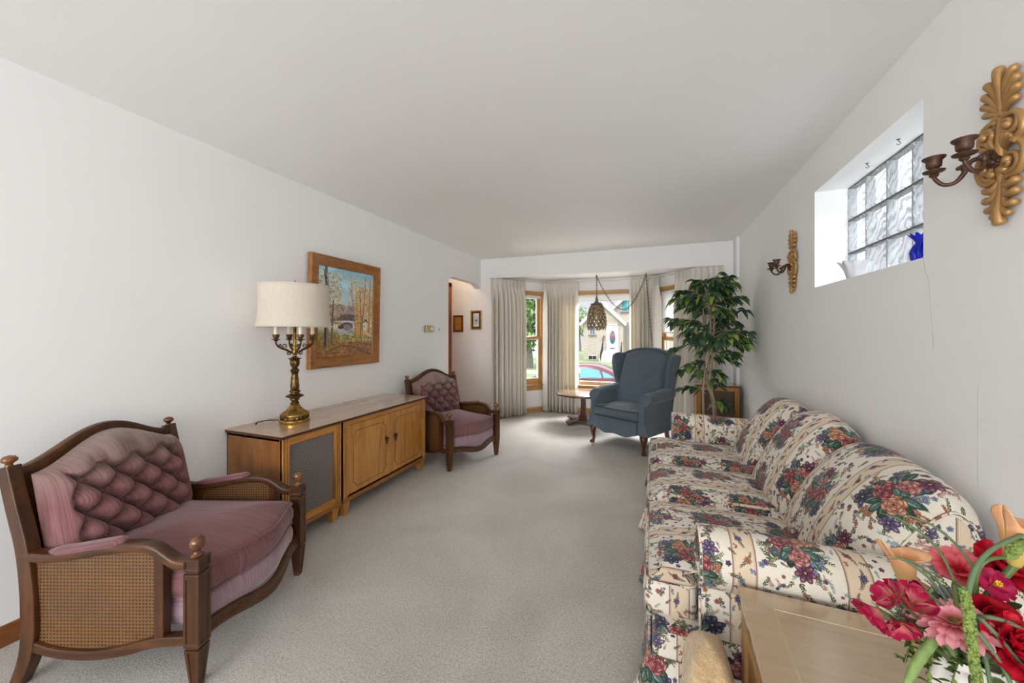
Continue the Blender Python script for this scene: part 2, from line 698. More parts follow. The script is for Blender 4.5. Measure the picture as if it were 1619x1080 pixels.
# glass-block window in the right wall: five columns, three rows
def block_glass():
    t = NT('wavy_block_glass')
    v = t.obj()
    dn = t.noise(v, 7, 2)
    nd = t.n('ShaderNodeTexWave', wave_type='BANDS', bands_direction='DIAGONAL')
    mp = t.obj((1, 1, 1), (0, 0, 0))
    t.t.links.new(mp, nd.inputs['Vector'])
    nd.inputs['Scale'].default_value = 11
    nd.inputs['Distortion'].default_value = 9
    nd.inputs['Detail'].default_value = 1.5
    nd.inputs['Detail Scale'].default_value = 1.2
    t.b = t.n('ShaderNodeBsdfGlossy', Roughness=.12)
    t.bump(nd.outputs['Fac'], 1., .03)
    tr = t.n('ShaderNodeBsdfTransparent')
    t.put(tr.inputs[0], t.ramp(nd.outputs['Fac'], [(.25, (.72, .76, .78, 1)), (.5, (.93, .95, .96, 1)), (.8, (.97, .985, .985, 1))]))
    mx = t.n('ShaderNodeMixShader')
    t.put(mx.inputs[0], t.ramp(nd.outputs['Fac'], [(.1, (.5, .5, .5, 1)), (.45, (.16, .16, .16, 1))]))
    t.t.links.new(tr.outputs[0], mx.inputs[1])
    t.t.links.new(t.b.outputs[0], mx.inputs[2])
    t.t.links.new(mx.outputs[0], t.out.inputs[0])
    return t.mat


M_BLOCK = block_glass()
M_MORTAR = plain('dark_mortar', srgb(112, 112, 110), .8, 0, .1)
M_MORTARV = plain('pale_mortar', srgb(176, 180, 182), .6, 0, .06)
w4 = thing('window_4', None, None)
w4['kind'] = 'structure'
bw, bh = (RY1 - RY0) / 5, (RZ1 - RZ0) / 3
XG = 1.12
for i in range(5):
    for j in range(3):
        b = MB()
        y0, z0 = RY0 + i * bw, RZ0 + j * bh
        g = .005
        ins = .012
        lo = [(XG + .012, y0 + g, z0 + g), (XG + .012, y0 + bw - g, z0 + g), (XG + .012, y0 + bw - g, z0 + bh - g), (XG + .012, y0 + g, z0 + bh - g)]
        hi = [(XG, y0 + g + ins, z0 + g + ins), (XG, y0 + bw - g - ins, z0 + g + ins), (XG, y0 + bw - g - ins, z0 + bh - g - ins), (XG, y0 + g + ins, z0 + bh - g - ins)]
        b.add(lo + hi, [(4, 5, 6, 7)] + [(k, (k + 1) % 4, 4 + (k + 1) % 4, 4 + k) for k in range(4)])
        b.build('glass_block', M_BLOCK, w4, smooth=60)
b = MB()
for j in range(4):
    z = RZ0 + j * bh
    b.bx((XG + .006, RY0, max(z - .005, RZ0)), (XG + .05, RY1, min(z + .005, RZ1)))
b.build('mortar_bed', M_MORTAR, w4)
b = MB()
for i in range(6):
    y = RY0 + i * bw
    b.bx((XG + .007, max(y - .005, RY0), RZ0), (XG + .049, min(y + .005, RY1), RZ1))
b.build('mortar_joint', M_MORTARV, w4)

# hairline crack running down from the window corner
pts = [(1.875, 1.585), (1.862, 1.53), (1.845, 1.50), (1.838, 1.45), (1.832, 1.38), (1.822, 1.3), (1.819, 1.24)]
pts2 = [(1.62, 1.13), (1.621, 1.0), (1.619, .92), (1.622, .86), (1.62, .82)]
b = MB()
for P_ in (pts, pts2):
    b.tube([(XR - .0002, y, z) for y, z in P_], .0011 if P_ is pts else .0006, 5)
struct(b.build('wall_crack', plain('crack_grey', srgb(178, 176, 173), .9)))
# ================================================================ pair of tufted mauve armchairs with cane sides
M_WALNUT = wood('walnut_frame', srgb(40, 20, 8), srgb(72, 41, 17), srgb(104, 64, 29), 'x', .35, .8)
M_WALNUTZ = wood('walnut_upright', srgb(40, 20, 8), srgb(72, 41, 17), srgb(104, 64, 29), 'z', .35, .8)
M_FINIAL = wood('polished_knob', srgb(70, 36, 12), srgb(104, 60, 24), srgb(140, 86, 38), 'z', .16, 1, .6, .4)


def velvet(name, base, pale, fade, fz0, fz1, sheen=.4):
    """streaked velvet; worn to a greyer tone between heights fz0 and fz1"""
    t = NT(name)
    v = t.obj((2.6, 200, 2.6))
    st = t.noise(v, 1.6, 3, .6)
    vb = t.obj()
    bl = t.noise(vb, 6, 4, .6)
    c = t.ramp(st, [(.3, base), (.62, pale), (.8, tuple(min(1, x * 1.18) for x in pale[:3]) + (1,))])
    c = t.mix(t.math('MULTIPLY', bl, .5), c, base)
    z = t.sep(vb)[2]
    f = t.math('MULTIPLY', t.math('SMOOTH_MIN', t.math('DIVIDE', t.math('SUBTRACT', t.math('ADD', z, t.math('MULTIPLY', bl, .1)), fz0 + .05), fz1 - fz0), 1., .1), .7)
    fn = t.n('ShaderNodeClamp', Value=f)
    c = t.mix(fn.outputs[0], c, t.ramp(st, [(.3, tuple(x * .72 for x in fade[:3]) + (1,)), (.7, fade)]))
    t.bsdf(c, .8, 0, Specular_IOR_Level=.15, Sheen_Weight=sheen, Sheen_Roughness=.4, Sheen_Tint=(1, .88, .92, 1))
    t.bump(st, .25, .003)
    return t.mat


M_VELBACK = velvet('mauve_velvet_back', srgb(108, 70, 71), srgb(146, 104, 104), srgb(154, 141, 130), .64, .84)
M_VELSEAT = velvet('mauve_velvet_seat', srgb(104, 68, 70), srgb(139, 99, 101), srgb(146, 111, 113), .60, .9)
M_VELDECK = velvet('mauve_velvet_deck', srgb(128, 98, 106), srgb(172, 148, 156), srgb(170, 150, 150), .6, .9, .8)


def cane():
    t = NT('woven_cane')
    v = t.obj((1, 1, 1))
    s = t.sep(v)
    k = 1 / .0128

    def cell(a):
        return t.math('ABSOLUTE', t.math('SUBTRACT', t.math('FRACT', t.math('MULTIPLY', a, k)), .5))
    x, z = cell(s[0]), cell(s[2])
    d = t.math('SQRT', t.math('ADD', t.math('MULTIPLY', x, x), t.math('MULTIPLY', z, z)))
    nz = t.noise(v, 9, 3)
    strand = t.noise(t.obj((300, 300, 300)), 1, 2)
    base = t.mix(nz, srgb(100, 66, 32), srgb(134, 92, 46))
    base = t.mix(t.math('MULTIPLY', strand, .5), base, srgb(82, 52, 24))
    c = t.mix(t.ramp(d, [(.22, (1, 1, 1, 1)), (.31, (0, 0, 0, 1))]), base, srgb(22, 11, 5))  # near-black holes: the dim interior behind the weave painted into the colour
    t.bsdf(c, .5, 0)
    t.bump(d, .5, .004)
    return t.mat


M_CANE = cane()


def panel_post(b, c, z0, z1, h0, h1, ins=.008, dep=.004):
    """square post whose four faces carry a sunk panel"""
    cs = []
    for z, h in ((z0, h0), (z1, h1)):
        cs.append([V3((c[0] + sx * h, c[1] + sy * h, z)) for sx, sy in ((-1, -1), (1, -1), (1, 1), (-1, 1))])
    b.add(cs[0], [(3, 2, 1, 0)])
    b.add(cs[1], [(0, 1, 2, 3)])
    for k in range(4):
        q = [cs[0][k], cs[0][(k + 1) % 4], cs[1][(k + 1) % 4], cs[1][k]]
        n = (q[1] - q[0]).cross(q[3] - q[0]).normalized()
        hz = (z1 - z0)
        w = (q[1] - q[0]).length
        fu, fv = min(.45, ins / w), min(.45, ins * 1.3 / hz)

        def at(u, v):
            return q[0].lerp(q[1], u).lerp(q[3].lerp(q[2], u), v)
        i1 = [at(fu, fv), at(1 - fu, fv), at(1 - fu, 1 - fv), at(fu, 1 - fv)]
        i2 = [p - n * dep for p in i1]
        b.add(q + i1 + i2, [(j, (j + 1) % 4, 4 + (j + 1) % 4, 4 + j) for j in range(4)] + [(4 + j, 4 + (j + 1) % 4, 8 + (j + 1) % 4, 8 + j) for j in range(4)] + [(8, 9, 10, 11)])


def pad(b, outline, layers, uvf=None):
    """stack scaled copies of a plan outline: layers of (inset in metres, z, crown)"""
    cx = sum(p[0] for p in outline) / len(outline)
    cy = sum(p[1] for p in outline) / len(outline)
    loops = []
    for ins, z in layers:
        L = []
        for x, y in outline:
            d = math.hypot(x - cx, y - cy)
            k = max(0.0005, 1 - ins / d) if ins < 1 else max(.0005, 2 - ins)
            L.append((cx + (x - cx) * k, cy + (y - cy) * k, z))
        loops.append(L)
    b.loft(loops, None, True, True)
    return loops


def make_armchair():
    t = thing('armchair', 'nearest mauve tufted velvet armchair with cane sides, beside the fabric-fronted speaker cabinet', 'armchair', group='matching mauve tufted armchairs')
    HY_ = .317
    for sy in (-1, 1):
        y = sy * HY_
        b = MB()
        h = .028
        b.taper((0, y), 0, .012, (.0145, .0145), (.0155, .0155))
        panel_post(b, (0, y), .012, .148, .0155, .0265, .007)
        b.taper((0, y), .148, .158, (.023, .023), (.023, .023))
        panel_post(b, (0, y), .158, .418, h, h, .009)
        b.taper((0, y), .418, .424, (h + .002, h + .002), (h + .002, h + .002))
        b.taper((0, y), .424, .434, (.024, .024), (.024, .024))
        panel_post(b, (0, y), .434, .478, h, h, .007)
        lg = b.build('front_leg', M_WALNUTZ, t, bevel=.0018)
        b = MB()
        b.lathe([(.0, .478), (.020, .478), (.021, .484), (.013, .490), (.010, .497), (.013, .502), (.021, .511), (.0245, .525), (.023, .537), (.015, .548), (0, .552)], 20, (0, y, 0))
        b.build('finial', M_FINIAL, lg, smooth=60)
        # swept back leg and upright in one piece
        pth = spline([(-.665, y, 0), (-.628, y, .09), (-.612, y, .18), (-.612, y, .30), (-.620, y, .41), (-.636, y, .52), (-.664, y, .63), (-.688, y, .73), (-.704, y, .805)], 4)
        n = len(pth)

        def sec(i):
            q = i / (n - 1)
            w = interp([(0, .018), (.12, .023), (.3, .027), (.6, .024), (1, .021)], q)
            return [(-.021, -w), (.021, -w), (.021, w), (-.021, w)]
        b = MB()
        b.bar(pth, sec, up=(1, 0, 0))
        lg = b.build('back_leg', M_WALNUTZ, t, bevel=.003)
        b = MB()
        b.lathe([(0, .804), (.012, .804), (.009, .812), (.012, .816), (.021, .824), (.022, .832), (.015, .842), (0, .846)], 18, (-.704, y, 0))
        b.build('finial', M_FINIAL, lg, smooth=60)
        # arm: swan-curved rail, padded; lower rail; stile; cane
        arm = spline([(-.63, y, .480), (-.56, y, .474), (-.47, y, .481), (-.37, y, .498), (-.28, y, .511), (-.20, y, .514), (-.15, y, .504), (-.105, y, .474), (-.07, y, .454), (-.02, y, .451)], 5)
        b = MB()
        b.bar(arm, rrect(.046, .034, .009, 3))
        b.build('arm_rail', M_WALNUT, t, smooth=40)
        b = MB()
        pl = spline([(-.545, y, .492), (-.47, y, .498), (-.39, y, .512), (-.30, y, .527), (-.262, y, .531)], 5)
        m = len(pl)
        b.bar(pl, lambda i: [(a * interp([(0, .35), (.15, 1), (.8, 1), (1, .3)], i / (m - 1)), c * interp([(0, .3), (.15, 1), (.85, 1), (1, .3)], i / (m - 1)) + .002) for a, c in rrect(.05, .026, .012, 4)])
        b.build('arm_pad', M_VELSEAT, t, smooth=60)
        low = spline([(-.605, y, .150), (-.53, y, .128), (-.45, y, .119), (-.36, y, .120), (-.25, y, .138), (-.15, y, .166), (-.02, y, .176)], 5)
        b = MB()
        b.bar(low, rrect(.036, .036, .006, 2))
        b.build('side_rail', M_WALNUT, t, smooth=40)
        b = MB()
        b.bx((-.147, y - .016, .165), (-.112, y + .016, .49))
        b.build('arm_stile', M_WALNUTZ, t, bevel=.003)
        top = [(p[0], p[2] - .012) for p in arm if p[0] < -.13]
        bot = [(p[0], p[2] + .012) for p in low if p[0] < -.13]
        back = [(-.60, .2), (-.602, .3), (-.61, .4)]
        b = MB()
        b.prism(bot[::-1] + back + top, y - .003, y + .003, 'y')
        b.build('cane_panel', M_CANE, t)
    # crest rail and back board
    crest = lambda y: .775 + .098 * (.5 + .5 * math.cos(PI * min(1, abs(y) / .285))) ** .85
    P = [(-.699 - .004 * math.cos(y * 5), y, crest(y)) for y in [lerp(-.30, .30, i / 36) for i in range(37)]]
    b = MB()
    b.bar(P, rrect(.034, .044, .008, 2))
    b.build('crest_rail', M_WALNUT, t, smooth=40)
    b = MB()
    b.grid(lambda u, v: (lerp(-.622, -.69, v), lerp(-.30, .30, u), lerp(.33, crest(lerp(-.30, .30, u)) - .01, v)), 24, 8)
    b.build('back_board', M_WALNUT, t, solid=.012)
    # front apron, bowed out in plan and dipping in the middle
    bow = lambda y: .062 * (.5 + .5 * math.cos(PI * y / .30))
    b = MB()
    P = [(.004 + bow(y), y, .186 - .034 * (.5 + .5 * math.cos(PI * y / .285)) ** 1.3) for y in [lerp(-.30, .30, i / 30) for i in range(31)]]
    b.bar(P, [(-.012, -.026), (.013, -.022), (.015, -.012), (.010, -.006), (.010, .022), (.004, .027), (-.012, .027)])
    b.build('apron_rail', M_WALNUT, t, smooth=40)
    # seat platform and loose cushion

    def plan(w, xb, xf, r=.03):
        pts = []
        for i in range(25):
            y = lerp(-w, w, i / 24)
            k = 1 - max(0, abs(y) - (w - r)) / r
            pts.append((xf + bow(y) * 1.0 - (1 - math.sqrt(max(0, 1 - (1 - k) ** 2))) * r, y))
        for i in range(1, 8):
            pts.append((lerp(xf, xb, i / 8), w))
        for i in range(17):
            pts.append((xb, lerp(w, -w, i / 16)))
        for i in range(1, 8):
            pts.append((lerp(xb, xf, i / 8), -w))
        return pts
    b = MB()
    b_out = plan(.282, -.60, -.002)
    pad(b, b_out, [(1.6, .175), (.03, .175), (.01, .19), (0, .21), (-.007, .235), (-.006, .27), (.004, .297), (.03, .305), (1.5, .31)])
    b.build('seat_platform', M_VELDECK, t, smooth=60)
    b = MB()
    o2 = plan(.288, -.585, -.004, .035)
    pad(b, o2, [(1.6, .30), (.05, .298), (.016, .300), (0, .308), (-.010, .335), (-.010, .365), (0, .395), (.004, .405), (.03, .417), (.08, .432), (1.45, .448), (1.7, .456), (1.9, .458), (1.9995, .458)])
    sc = b.build('seat_cushion', M_VELSEAT, t, smooth=70)
    b = MB()
    for z in (.404, .306):
        b.tube([(x * 1.0 + (.004 if x > -.3 else 0), y, z) for x, y in o2], .0045, 6, True)
    b.build('piping', M_VELSEAT, sc, smooth=60)
    # deep-buttoned back cushion
    du, dv, z0 = .064, .068, .498

    def tuft(y, z):
        p, q = y / du, (z - z0) / dv
        a, c = (p + q) / 2, (p - q) / 2
        hd = (abs(math.sin(PI * a)) * abs(math.sin(PI * c))) ** .5
        top = crest(y) - .03
        qtop = 3.3
        if q > qtop:                                  # channels running up to the top edge
            hc = abs(math.sin(PI * p / 2)) ** .5 if True else 1
            k = min(1, (q - qtop) / .6)
            hd = lerp(hd, max(hc, .25 + .5 * k), k)
        if q < -1.0:
            k = min(1, (-1.0 - q) / .4)
            hc = abs(math.sin(PI * (p - 1) / 2)) ** .5
            hd = lerp(hd, hc, k)
        e = max(0, min(1, (abs(y) - .222) / .03))     # plain border at the sides
        e = e * e * (3 - 2 * e)
        return lerp(hd, .92, e)

    def bk(u, v):
        y = lerp(-.287, .287, u)
        top = crest(y) - .012
        z = lerp(.405, top, v)
        xb = lerp(-.60, -.672, (z - .40) / .4)
        eu = 1 - abs(2 * u - 1) ** 6
        ev = (1 - max(0, 2 * v - 1) ** 7) * (1 - max(0, 1 - 2 * v) ** 9)
        e = math.sqrt(max(0, eu * ev))
        th = lerp(.125, .085, v)
        return (xb + e * (th * .5 + .080 * tuft(y, z)), y * (1 - .012 * (1 - e)), z)
    b = MB()
    b.grid(bk, 150, 120)
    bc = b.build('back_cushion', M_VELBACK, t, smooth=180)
    for q in range(0, 4):
        for p in range(-4, 5):
            if (p + q) % 2 == 0 and abs(p * du) < .215:
                y, z = p * du, z0 + q * dv
                v = (z - .405) / (crest(y) - .012 - .405)
                x = bk((y + .287) / .574, v)[0]
                b = MB()
                b.ball((x + .004, y, z), (.005, .0075, .0075), 8, 5)
                b.build('button', M_VELBACK, bc, smooth=60)
    b = MB()
    b.tube([(-.655 + .0, y, crest(y) - .026) for y in [lerp(-.28, .28, i / 40) for i in range(41)]], .006, 6)
    b.build('piping', M_VELBACK, bc, smooth=60)
    return t


ch = make_armchair()
ch.location = (-1.68, 1.1725, 0)
ch.rotation_euler = (0, 0, math.radians(20.1))
dup(ch, (-1.677, 3.362, 0), math.radians(-20.4), 'second mauve tufted velvet armchair in the corner beyond the two-door cabinet, near the curtains')
# ================================================================ cabinets, lamp, painting and small things along the left wall
HD, HM, HL = srgb(140, 88, 34), srgb(182, 124, 56), srgb(208, 152, 80)
M_HONEY = wood('honey_wood', HD, HM, HL, 'z', .34, .7, .5, .15)
M_HONEYY = wood('honey_wood_rail', HD, HM, HL, 'y', .34, .7, .5, .15)
M_HONEY_SHADED = wood('honey_wood_shaded', srgb(104, 64, 24), srgb(140, 88, 36), srgb(166, 110, 50), 'z', .34, .6, .5, .15)  # same honey wood darkened: weaker light on the sides put into the colour
M_TOP = wood('cabinet_top_wood', srgb(168, 134, 106), srgb(180, 147, 118), srgb(192, 160, 130), 'y', .2, .5, .6, .5)  # wood lightened, the top's wall reflection put into its colour
M_EDGE = plain('dark_brown_edge', srgb(74, 44, 22), .35, 0, .15)
M_INLAY = plain('dark_inlay_line', srgb(58, 34, 18), .5, 0, .1)
M_PULL = plain('dark_bronze_pull', srgb(62, 44, 32), .35, .7, .2)


def grille_cloth(name, base, line, k=1 / .021, alt=None):
    """woven speaker cloth with a diagonal lattice, drawn in the local y-z plane"""
    t = NT(name)
    v = t.obj()
    s = t.sep(v)
    a = t.math('ADD', t.math('MULTIPLY', s[1], 1.25), s[2])
    c = t.math('SUBTRACT', t.math('MULTIPLY', s[1], 1.25), s[2])
    tri = lambda e: t.math('ABSOLUTE', t.math('SUBTRACT', t.math('FRACT', t.math('MULTIPLY', e, k)), .5))
    da, dc = tri(a), tri(c)
    d = t.math('MAXIMUM', da, dc)
    w = t.noise(t.obj((600, 600, 600)), 1, 2)
    col = t.mix(w, base, tuple(min(1, x * 1.5) for x in base[:3]) + (1,))
    sub = t.math('GREATER_THAN', t.math('FRACT', t.math('MULTIPLY', t.math('ADD', a, c), k * 1.5)), .55)
    col = t.mix(t.math('MULTIPLY', sub, .35), col, tuple(x * .55 for x in base[:3]) + (1,))
    col = t.mix(t.ramp(d, [(.43, (0, 0, 0, 1)), (.47, (1, 1, 1, 1))]), col, line)
    t.bsdf(col, .85, 0, Specular_IOR_Level=.2)
    t.bump(w, .3, .002)
    return t.mat


M_GRILLE = grille_cloth('grey_grille_cloth', srgb(92, 86, 86), srgb(168, 158, 142))


def case(t, w, d, h, zt=.675, zb=.125, front_in=.02):
    """carcass, top, plinth moulding and four tapered feet; x forward from the wall, y along it"""
    y = w / 2
    b = MB()
    b.bx((0, -y, zb), (d, -y + .02, zt)).bx((0, y - .02, zb), (d, y, zt)).bx((0, -y, zb), (d, y, zb + .02)).bx((0, -y, zb), (.012, y, zt)).bx((0, -y, zt - .02), (d - .02, y, zt))
    b.build('cabinet_case', M_HONEY_SHADED, t, bevel=.002)
    b = MB()
    b.bx((0, -y - .004, zb - .028), (d + .008, y + .004, zb))
    b.build('plinth_moulding', M_HONEY_SHADED, t, bevel=.006, seg=3)
    for sx in (.045, d - .035):
        for sy in (-1, 1):
            b = MB()
            b.taper((sx, sy * (y - .036)), 0, zb - .028, (.019, .019), (.032, .032))
            b.build('foot', M_HONEY, t, bevel=.003)


def pilaster(b, x, y0, y1, z0, z1):
    """upright with two sunk flutes"""
    f = (y1 - y0) / 7.
    e = .006
    o = [(x - .02, y0), (x, y0), (x, y0 + 1.6 * f), (x - e, y0 + 1.6 * f), (x - e, y0 + 2.6 * f), (x, y0 + 2.6 * f), (x, y0 + 4.4 * f), (x - e, y0 + 4.4 * f),
         (x - e, y0 + 5.4 * f), (x, y0 + 5.4 * f), (x, y1), (x - .02, y1)]
    b.prism(o, z0, z1, 'z')


# speaker cabinet
D = .485
t = thing('speaker_cabinet', 'honey wood speaker cabinet with grey lattice cloth front, standing under the lamp', 'cabinet', (-2.518, 1.785, 0))
w = .438
case(t, w, D, .69)
b = MB()
b.bx((-.004, -w / 2 - .012, .675), (D + .014, w / 2 + .012, .694))
tp = b.build('cabinet_top', M_TOP, t, bevel=.003)
b = MB()
b.bx((D + .0135, -w / 2 - .0125, .674), (D + .0155, w / 2 + .0125, .690)).bx((0, -w / 2 - .0135, .674), (D + .0155, -w / 2 - .0118, .690))
b.build('edge_band', M_EDGE, tp)
for ya, yb in ((-w / 2, -w / 2 + .046), (w / 2 - .046, w / 2)):
    b = MB()
    pilaster(b, D + .004, ya, yb, .125, .675)
    b.build('fluted_stile', M_HONEY, t, bevel=.001, merge=.0001)
for za, zb_ in ((.625, .675), (.125, .168)):
    b = MB()
    b.bx((D - .018, -w / 2 + .046, za), (D + .001, w / 2 - .046, zb_))
    b.build('front_rail', M_HONEYY, t, bevel=.003)
b = MB()
b.bx((D - .02, -w / 2 + .05, .165), (D - .014, w / 2 - .05, .628))
b.build('grille_cloth', M_GRILLE, t)

# two-door cabinet
w = 1.0
t = thing('record_cabinet', 'long low honey wood cabinet with two inlaid doors, left of the farther armchair', 'cabinet', (-2.518, 2.528, 0))
case(t, w, D, .69)
tp = None
for y0, y1 in ((-w / 2 - .010, -.0015), (.0015, w / 2 + .014)):
    b = MB()
    b.bx((-.004, y0, .675), (D + .014, y1, .694))
    tp = b.build('cabinet_top' if y0 < -.1 else 'lid', M_TOP, t, bevel=.003)
    b = MB()
    b.bx((D + .0135, y0, .674), (D + .0155, y1, .690))
    b.build('edge_band', M_EDGE, tp)
for ya, yb in ((-w / 2, -w / 2 + .036), (w / 2 - .036, w / 2)):
    b = MB()
    pilaster(b, D + .004, ya, yb, .125, .675)
    b.build('fluted_stile', M_HONEY, t, bevel=.001, merge=.0001)
b = MB()
b.bx((D - .018, -w / 2 + .036, .638), (D + .002, w / 2 - .036, .675))
b.build('front_rail', M_HONEYY, t, bevel=.002)
for s in (-1, 1):
    ya, yb = (-w / 2 + .038, -.0015) if s < 0 else (.0015, w / 2 - .038)
    b = MB()
    b.bx((D - .018, ya, .127), (D, yb, .635))
    dr = b.build('door', M_HONEY, t, bevel=.002)
    # thin inlay line with clipped corners
    m, c = .055, .032
    za, zb_ = .127 + .052, .635 - .052
    y0, y1 = ya + m, yb - m
    P = []
    for (cx, cz, a0) in ((y1, zb_, 180), (y0, zb_, 270), (y0, za, 0), (y1, za, 90)):
        seg = [(cx + c * math.cos(math.radians(a0 + 90 * i / 6)), cz + c * math.sin(math.radians(a0 + 90 * i / 6))) for i in range(7)]
        P += seg if a0 in (180,) else seg
    # order: start at top right going left
    def corner(cx, cz, a_from, a_to):
        return [(cx + c * math.cos(math.radians(lerp(a_from, a_to, i / 6))), cz + c * math.sin(math.radians(lerp(a_from, a_to, i / 6)))) for i in range(7)]
    P = corner(y1, zb_, 270, 180) + corner(y0, zb_, 0, -90) + corner(y0, za, 90, 0) + corner(y1, za, 180, 90)
    b = MB()
    b.tube([(D + .0003, p[0], p[1]) for p in P], .0019, 4, True)
    b.build('inlay_line', M_INLAY, dr)
    yh = (-.055 if s < 0 else .055)
    b = MB()
    b.ball((D + .004, yh, .445), (.006, .011, .015), 12, 8)
    b.ball((D + .004, yh, .425), (.005, .007, .010), 10, 8)
    b.lathe([(0, 0), (.005, 0), (.004, .012), (.008, .02), (.006, .027), (0, .028)], 10, (D, yh, .447), Matrix.Rotation(PI / 2, 3, 'Y'))
    b.tube(spline([(D + .018, yh, .44), (D + .016, yh - .008, .425), (D + .013, yh - .004, .408), (D + .012, yh, .402), (D + .013, yh + .004, .408), (D + .016, yh + .008, .425), (D + .018, yh, .44)], 4), .0028, 6)
    b.ball((D + .012, yh, .400), .005, 8, 6)
    b.build('handle', M_PULL, dr, smooth=60)

# ---------------------------------------------------------------- candelabra table lamp
def brass_mat(name, col, dark, rough=.28):
    t = NT(name)
    v = t.obj()
    n = t.noise(v, 45, 4, .6)
    t.bsdf(t.ramp(n, [(.35, dark), (.6, col)]), rough, .9)
    return t.mat


M_BRASS = brass_mat('antique_brass', srgb(172, 134, 66), srgb(104, 76, 34))
M_BRASSD = brass_mat('darkened_brass', srgb(120, 92, 52), srgb(58, 44, 26), .4)
M_BRIGHT = brass_mat('bright_brass', srgb(206, 164, 84), srgb(160, 120, 54), .2)
M_IVORY = plain('ivory_sleeve', srgb(236, 228, 208), .5, 0, .03)


def shade_cloth():
    t = NT('cream_shade_cloth')
    v = t.obj((90, 90, 8))
    n = t.noise(v, 3, 3)
    t.bsdf(t.ramp(n, [(.3, srgb(222, 214, 198)), (.7, srgb(238, 232, 220))]), .85, 0, Specular_IOR_Level=.15)
    tl = t.n('ShaderNodeBsdfTranslucent', Color=srgb(235, 225, 205))
    mx = t.n('ShaderNodeMixShader')
    mx.inputs[0].default_value = .3
    t.t.links.new(t.b.outputs[0], mx.inputs[1])
    t.t.links.new(tl.outputs[0], mx.inputs[2])
    t.t.links.new(mx.outputs[0], t.out.inputs[0])
    t.bump(n, .15, .002)
    return t.mat


M_SHADE = shade_cloth()
lamp = thing('table_lamp', 'brass candelabra table lamp with a wide cream drum shade, standing on the cabinet', 'lamp', (-2.28, 1.85, .694))
b = MB()
b.lathe([(0, 0), (.090, 0), (.092, .004), (.092, .020), (.088, .024), (.080, .026)], 40)
b.build('base_ring', M_BRIGHT, lamp, smooth=40)
b = MB()
b.lathe([(.080, .026), (.083, .028), (.083, .044), (.080, .046)], 40, mod=lambda a, z: 1 + (.05 if math.sin(a * 20) > 0 else -.02) * (1 if .027 < z < .045 else 0))
b.build('pierced_band', M_BRASSD, lamp, smooth=30)
b = MB()
b.lathe([(.088, .046), (.090, .052), (.086, .060), (.074, .068), (.058, .078), (.044, .092), (.034, .106), (.029, .116), (.026, .118)], 64, mod=lambda a, z: 1 - (.13 * max(0, math.sin(a * 16)) ** .6 if .060 < z < .11 else 0))
b.build('fluted_foot', M_BRASS, lamp, smooth=50)
b = MB()
b.lathe([(.024, .118), (.027, .122), (.027, .130), (.020, .136), (.022, .146), (.030, .152), (.028, .160), (.036, .166), (.054, .173), (.055, .177), (.044, .184), (.028, .192), (.026, .200), (.034, .206), (.033, .212), (.023, .217)], 32, mod=lambda a, z: 1 + (.05 * math.sin(a * 8) if .165 < z < .18 else 0))
b.lathe([(.023, .217), (.026, .226), (.027, .245), (.025, .262), (.023, .266), (.0235, .285), (.018, .32), (.019, .328), (.024, .335)], 32, mod=lambda a, z: 1 + (.06 * math.sin(a * 12) if .222 < z < .26 else .05 * math.sin(a * 8)))
b.lathe([(.020, .335), (.027, .345), (.028, .352), (.020, .360), (.015, .366), (.019, .374), (.026, .386), (.028, .404), (.027, .418), (.030, .424), (.040, .429), (.041, .433), (.024, .436), (.010, .446), (.010, .46)], 32, mod=lambda a, z: 1 + (.07 * math.sin(a * 10) if .376 < z < .42 else 0))
b.build('turned_stem', M_BRASSD, lamp, smooth=40)
b = MB()
b.lathe([(.010, .455), (.015, .462), (.017, .476), (.013, .492), (.0105, .50), (.0105, .75), (.006, .76), (.004, .94), (.006, .945), (.006, .955), (0, .962)], 20)
b.build('centre_rod', M_BRASS, lamp, smooth=40)
vr = math.atan2(.776, .63)
for k in range(4):
    a = vr + math.radians(17 + 90 * k)
    ca, sa = math.cos(a), math.sin(a)
    R3 = lambda r, z, o=0: (r * ca - o * sa, r * sa + o * ca, z)
    b = MB()
    pr = spline([(.013, .470), (.03, .476), (.055, .492), (.08, .502), (.1, .516), (.112, .536), (.112, .552)], 6)
    b.tube([R3(r, z) for r, z in pr], [lerp(.0085, .0055, i / (len(pr) - 1)) for i in range(len(pr))], 8)
    # leafy scrolls on the arm
    for sg, (r0, z0), sz in ((1, (.066, .498), .018), (-1, (.04, .482), .015), (1, (.09, .508), .012)):
        sp = [(r0 + sz * (1 - i / 14) * math.cos(i * .5) * .8 - sz * .4, z0 + sg * (sz * .9 + sz * (1 - i / 14) * math.sin(i * .5))) for i in range(14)]
        b.tube([R3(r0, z0)] + [R3(r, z) for r, z in sp], .0034, 6)
    ar = b.build('arm', M_BRASSD, lamp, smooth=60)
    b = MB()
    b.lathe([(0, .548), (.008, .549), (.012, .556), (.026, .560), (.027, .563), (.013, .566), (.012, .570), (.019, .576), (.020, .585), (.022, .590), (.021, .594), (.013, .594)], 18, R3(.112, 0))
    b.build('candle_cup', M_BRASSD, ar, smooth=40)
    b = MB()
    b.lathe([(.012, .592), (.0125, .60), (.012, .68), (.010, .70), (0, .70)], 14, R3(.112, 0))
    b.build('candle_sleeve', M_IVORY, ar, smooth=40)
prof = [(.226, .645), (.2245, .652), (.219, .675), (.215, .705), (.212, .74), (.210, .80), (.210, .86), (.2105, .925)]
b = MB()
